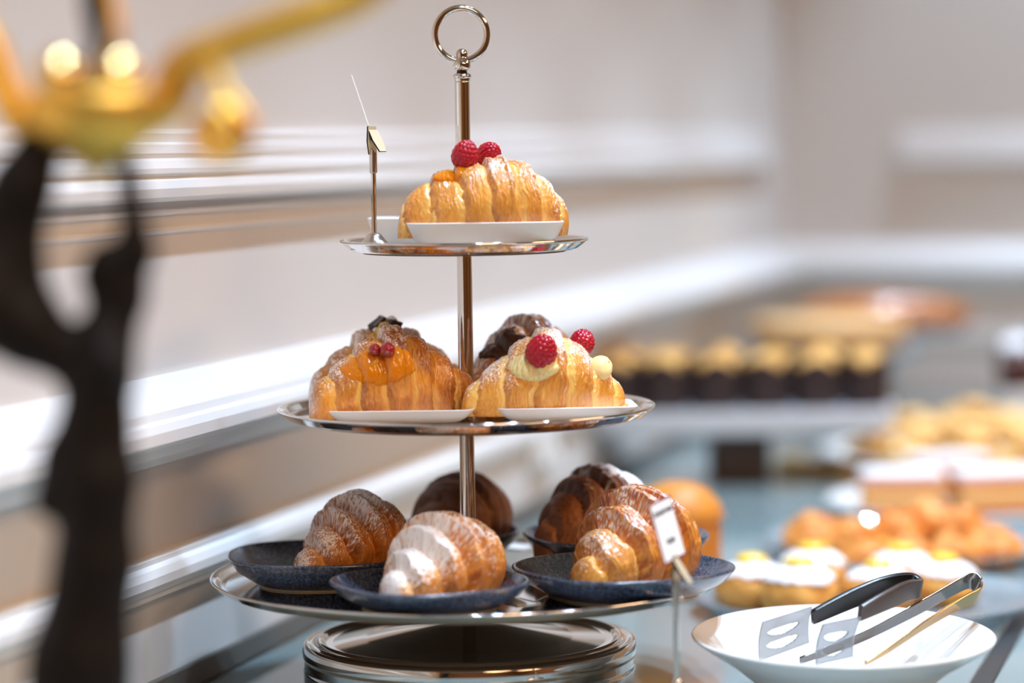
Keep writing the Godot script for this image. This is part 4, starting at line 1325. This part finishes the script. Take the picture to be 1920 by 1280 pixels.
func figure_mesh(bones: Array, cell: float, blend: float) -> ArrayMesh:
	# smooth union of tapered capsules meshed as surface nets
	var lo := Vector3.ONE * 9.0
	var hi := -lo
	for b in bones:
		var r: float = maxf(b[2], b[3]) + blend + cell * 2.0
		for e in [b[0], b[1]]:
			lo = lo.min(e - Vector3.ONE * r)
			hi = hi.max(e + Vector3.ONE * r)
	var n := Vector3i(((hi - lo) / cell).ceil()) + Vector3i.ONE
	var field := PackedFloat32Array()
	field.resize(n.x * n.y * n.z)
	field.fill(1.0)
	for b in bones:
		var a: Vector3 = b[0]
		var ab: Vector3 = b[1] - a
		var l2 := maxf(ab.length_squared(), 1e-9)
		var r0: float = b[2]
		var r1: float = b[3]
		var r := maxf(r0, r1) + blend + cell * 2.0
		var blo := ((a.min(b[1]) - Vector3.ONE * r - lo) / cell).floor()
		var bhi := ((a.max(b[1]) + Vector3.ONE * r - lo) / cell).ceil()
		for iy in range(maxi(int(blo.y), 0), mini(int(bhi.y) + 1, n.y)):
			for ix in range(maxi(int(blo.x), 0), mini(int(bhi.x) + 1, n.x)):
				for iz in range(maxi(int(blo.z), 0), mini(int(bhi.z) + 1, n.z)):
					var q := lo + Vector3(ix, iy, iz) * cell
					var h := clampf((q - a).dot(ab) / l2, 0.0, 1.0)
					var d := (q - a - ab * h).length() - lerpf(r0, r1, h)
					var w := (iy * n.x + ix) * n.z + iz
					var f := field[w]
					var e := maxf(blend - absf(f - d), 0.0) / blend
					field[w] = minf(f, d) - e * e * blend * 0.25
	var at := {}
	var verts := PackedVector3Array()
	var nors := PackedVector3Array()
	var sy := n.x * n.z
	var sx := n.z
	for iy in n.y - 1:
		for ix in n.x - 1:
			for iz in n.z - 1:
				var w := iy * sy + ix * sx + iz
				var f0 := field[w]
				if absf(f0) > cell * 2.5:
					continue
				var c := [f0, field[w + sx], field[w + sy], field[w + sx + sy], field[w + 1], field[w + sx + 1], field[w + sy + 1], field[w + sx + sy + 1]]
				var sgn := 0
				for v in c:
					if v < 0.0:
						sgn += 1
				if sgn == 0 or sgn == 8:
					continue
				var sum := Vector3.ZERO
				var cnt := 0
				for e in [[0, 1], [2, 3], [4, 5], [6, 7], [0, 2], [1, 3], [4, 6], [5, 7], [0, 4], [1, 5], [2, 6], [3, 7]]:
					var va: float = c[e[0]]
					var vb: float = c[e[1]]
					if (va < 0.0) != (vb < 0.0):
						var pa := Vector3(e[0] & 1, (e[0] >> 1) & 1, e[0] >> 2)
						var pb := Vector3(e[1] & 1, (e[1] >> 1) & 1, e[1] >> 2)
						sum += pa.lerp(pb, va / (va - vb))
						cnt += 1
				at[w] = verts.size()
				verts.append(lo + (Vector3(ix, iy, iz) + sum / cnt) * cell)
				nors.append(Vector3(c[1] + c[3] + c[5] + c[7] - c[0] - c[2] - c[4] - c[6], c[2] + c[3] + c[6] + c[7] - c[0] - c[1] - c[4] - c[5], c[4] + c[5] + c[6] + c[7] - c[0] - c[1] - c[2] - c[3]).normalized())
	var idx := PackedInt32Array()
	var put := func(a: int, b: int, c2: int, d: int, inside: bool):
		if at.has(a) and at.has(b) and at.has(c2) and at.has(d):
			var q := [at[a], at[b], at[c2], at[d]]
			if inside:
				idx.append_array(PackedInt32Array([q[0], q[2], q[1], q[0], q[3], q[2]]))
			else:
				idx.append_array(PackedInt32Array([q[0], q[1], q[2], q[0], q[2], q[3]]))
	for w in at.keys():
		var f0 := field[w]
		if (f0 < 0.0) != (field[w + sx] < 0.0):
			put.call(w, w - sy, w - sy - 1, w - 1, f0 < 0.0)
		if (f0 < 0.0) != (field[w + sy] < 0.0):
			put.call(w, w - 1, w - 1 - sx, w - sx, f0 < 0.0)
		if (f0 < 0.0) != (field[w + 1] < 0.0):
			put.call(w, w - sx, w - sx - sy, w - sy, f0 < 0.0)
	var arr := []
	arr.resize(Mesh.ARRAY_MAX)
	arr[Mesh.ARRAY_VERTEX] = verts
	arr[Mesh.ARRAY_NORMAL] = nors
	arr[Mesh.ARRAY_INDEX] = idx
	var m := ArrayMesh.new()
	m.add_surface_from_arrays(Mesh.PRIMITIVE_TRIANGLES, arr)
	return m
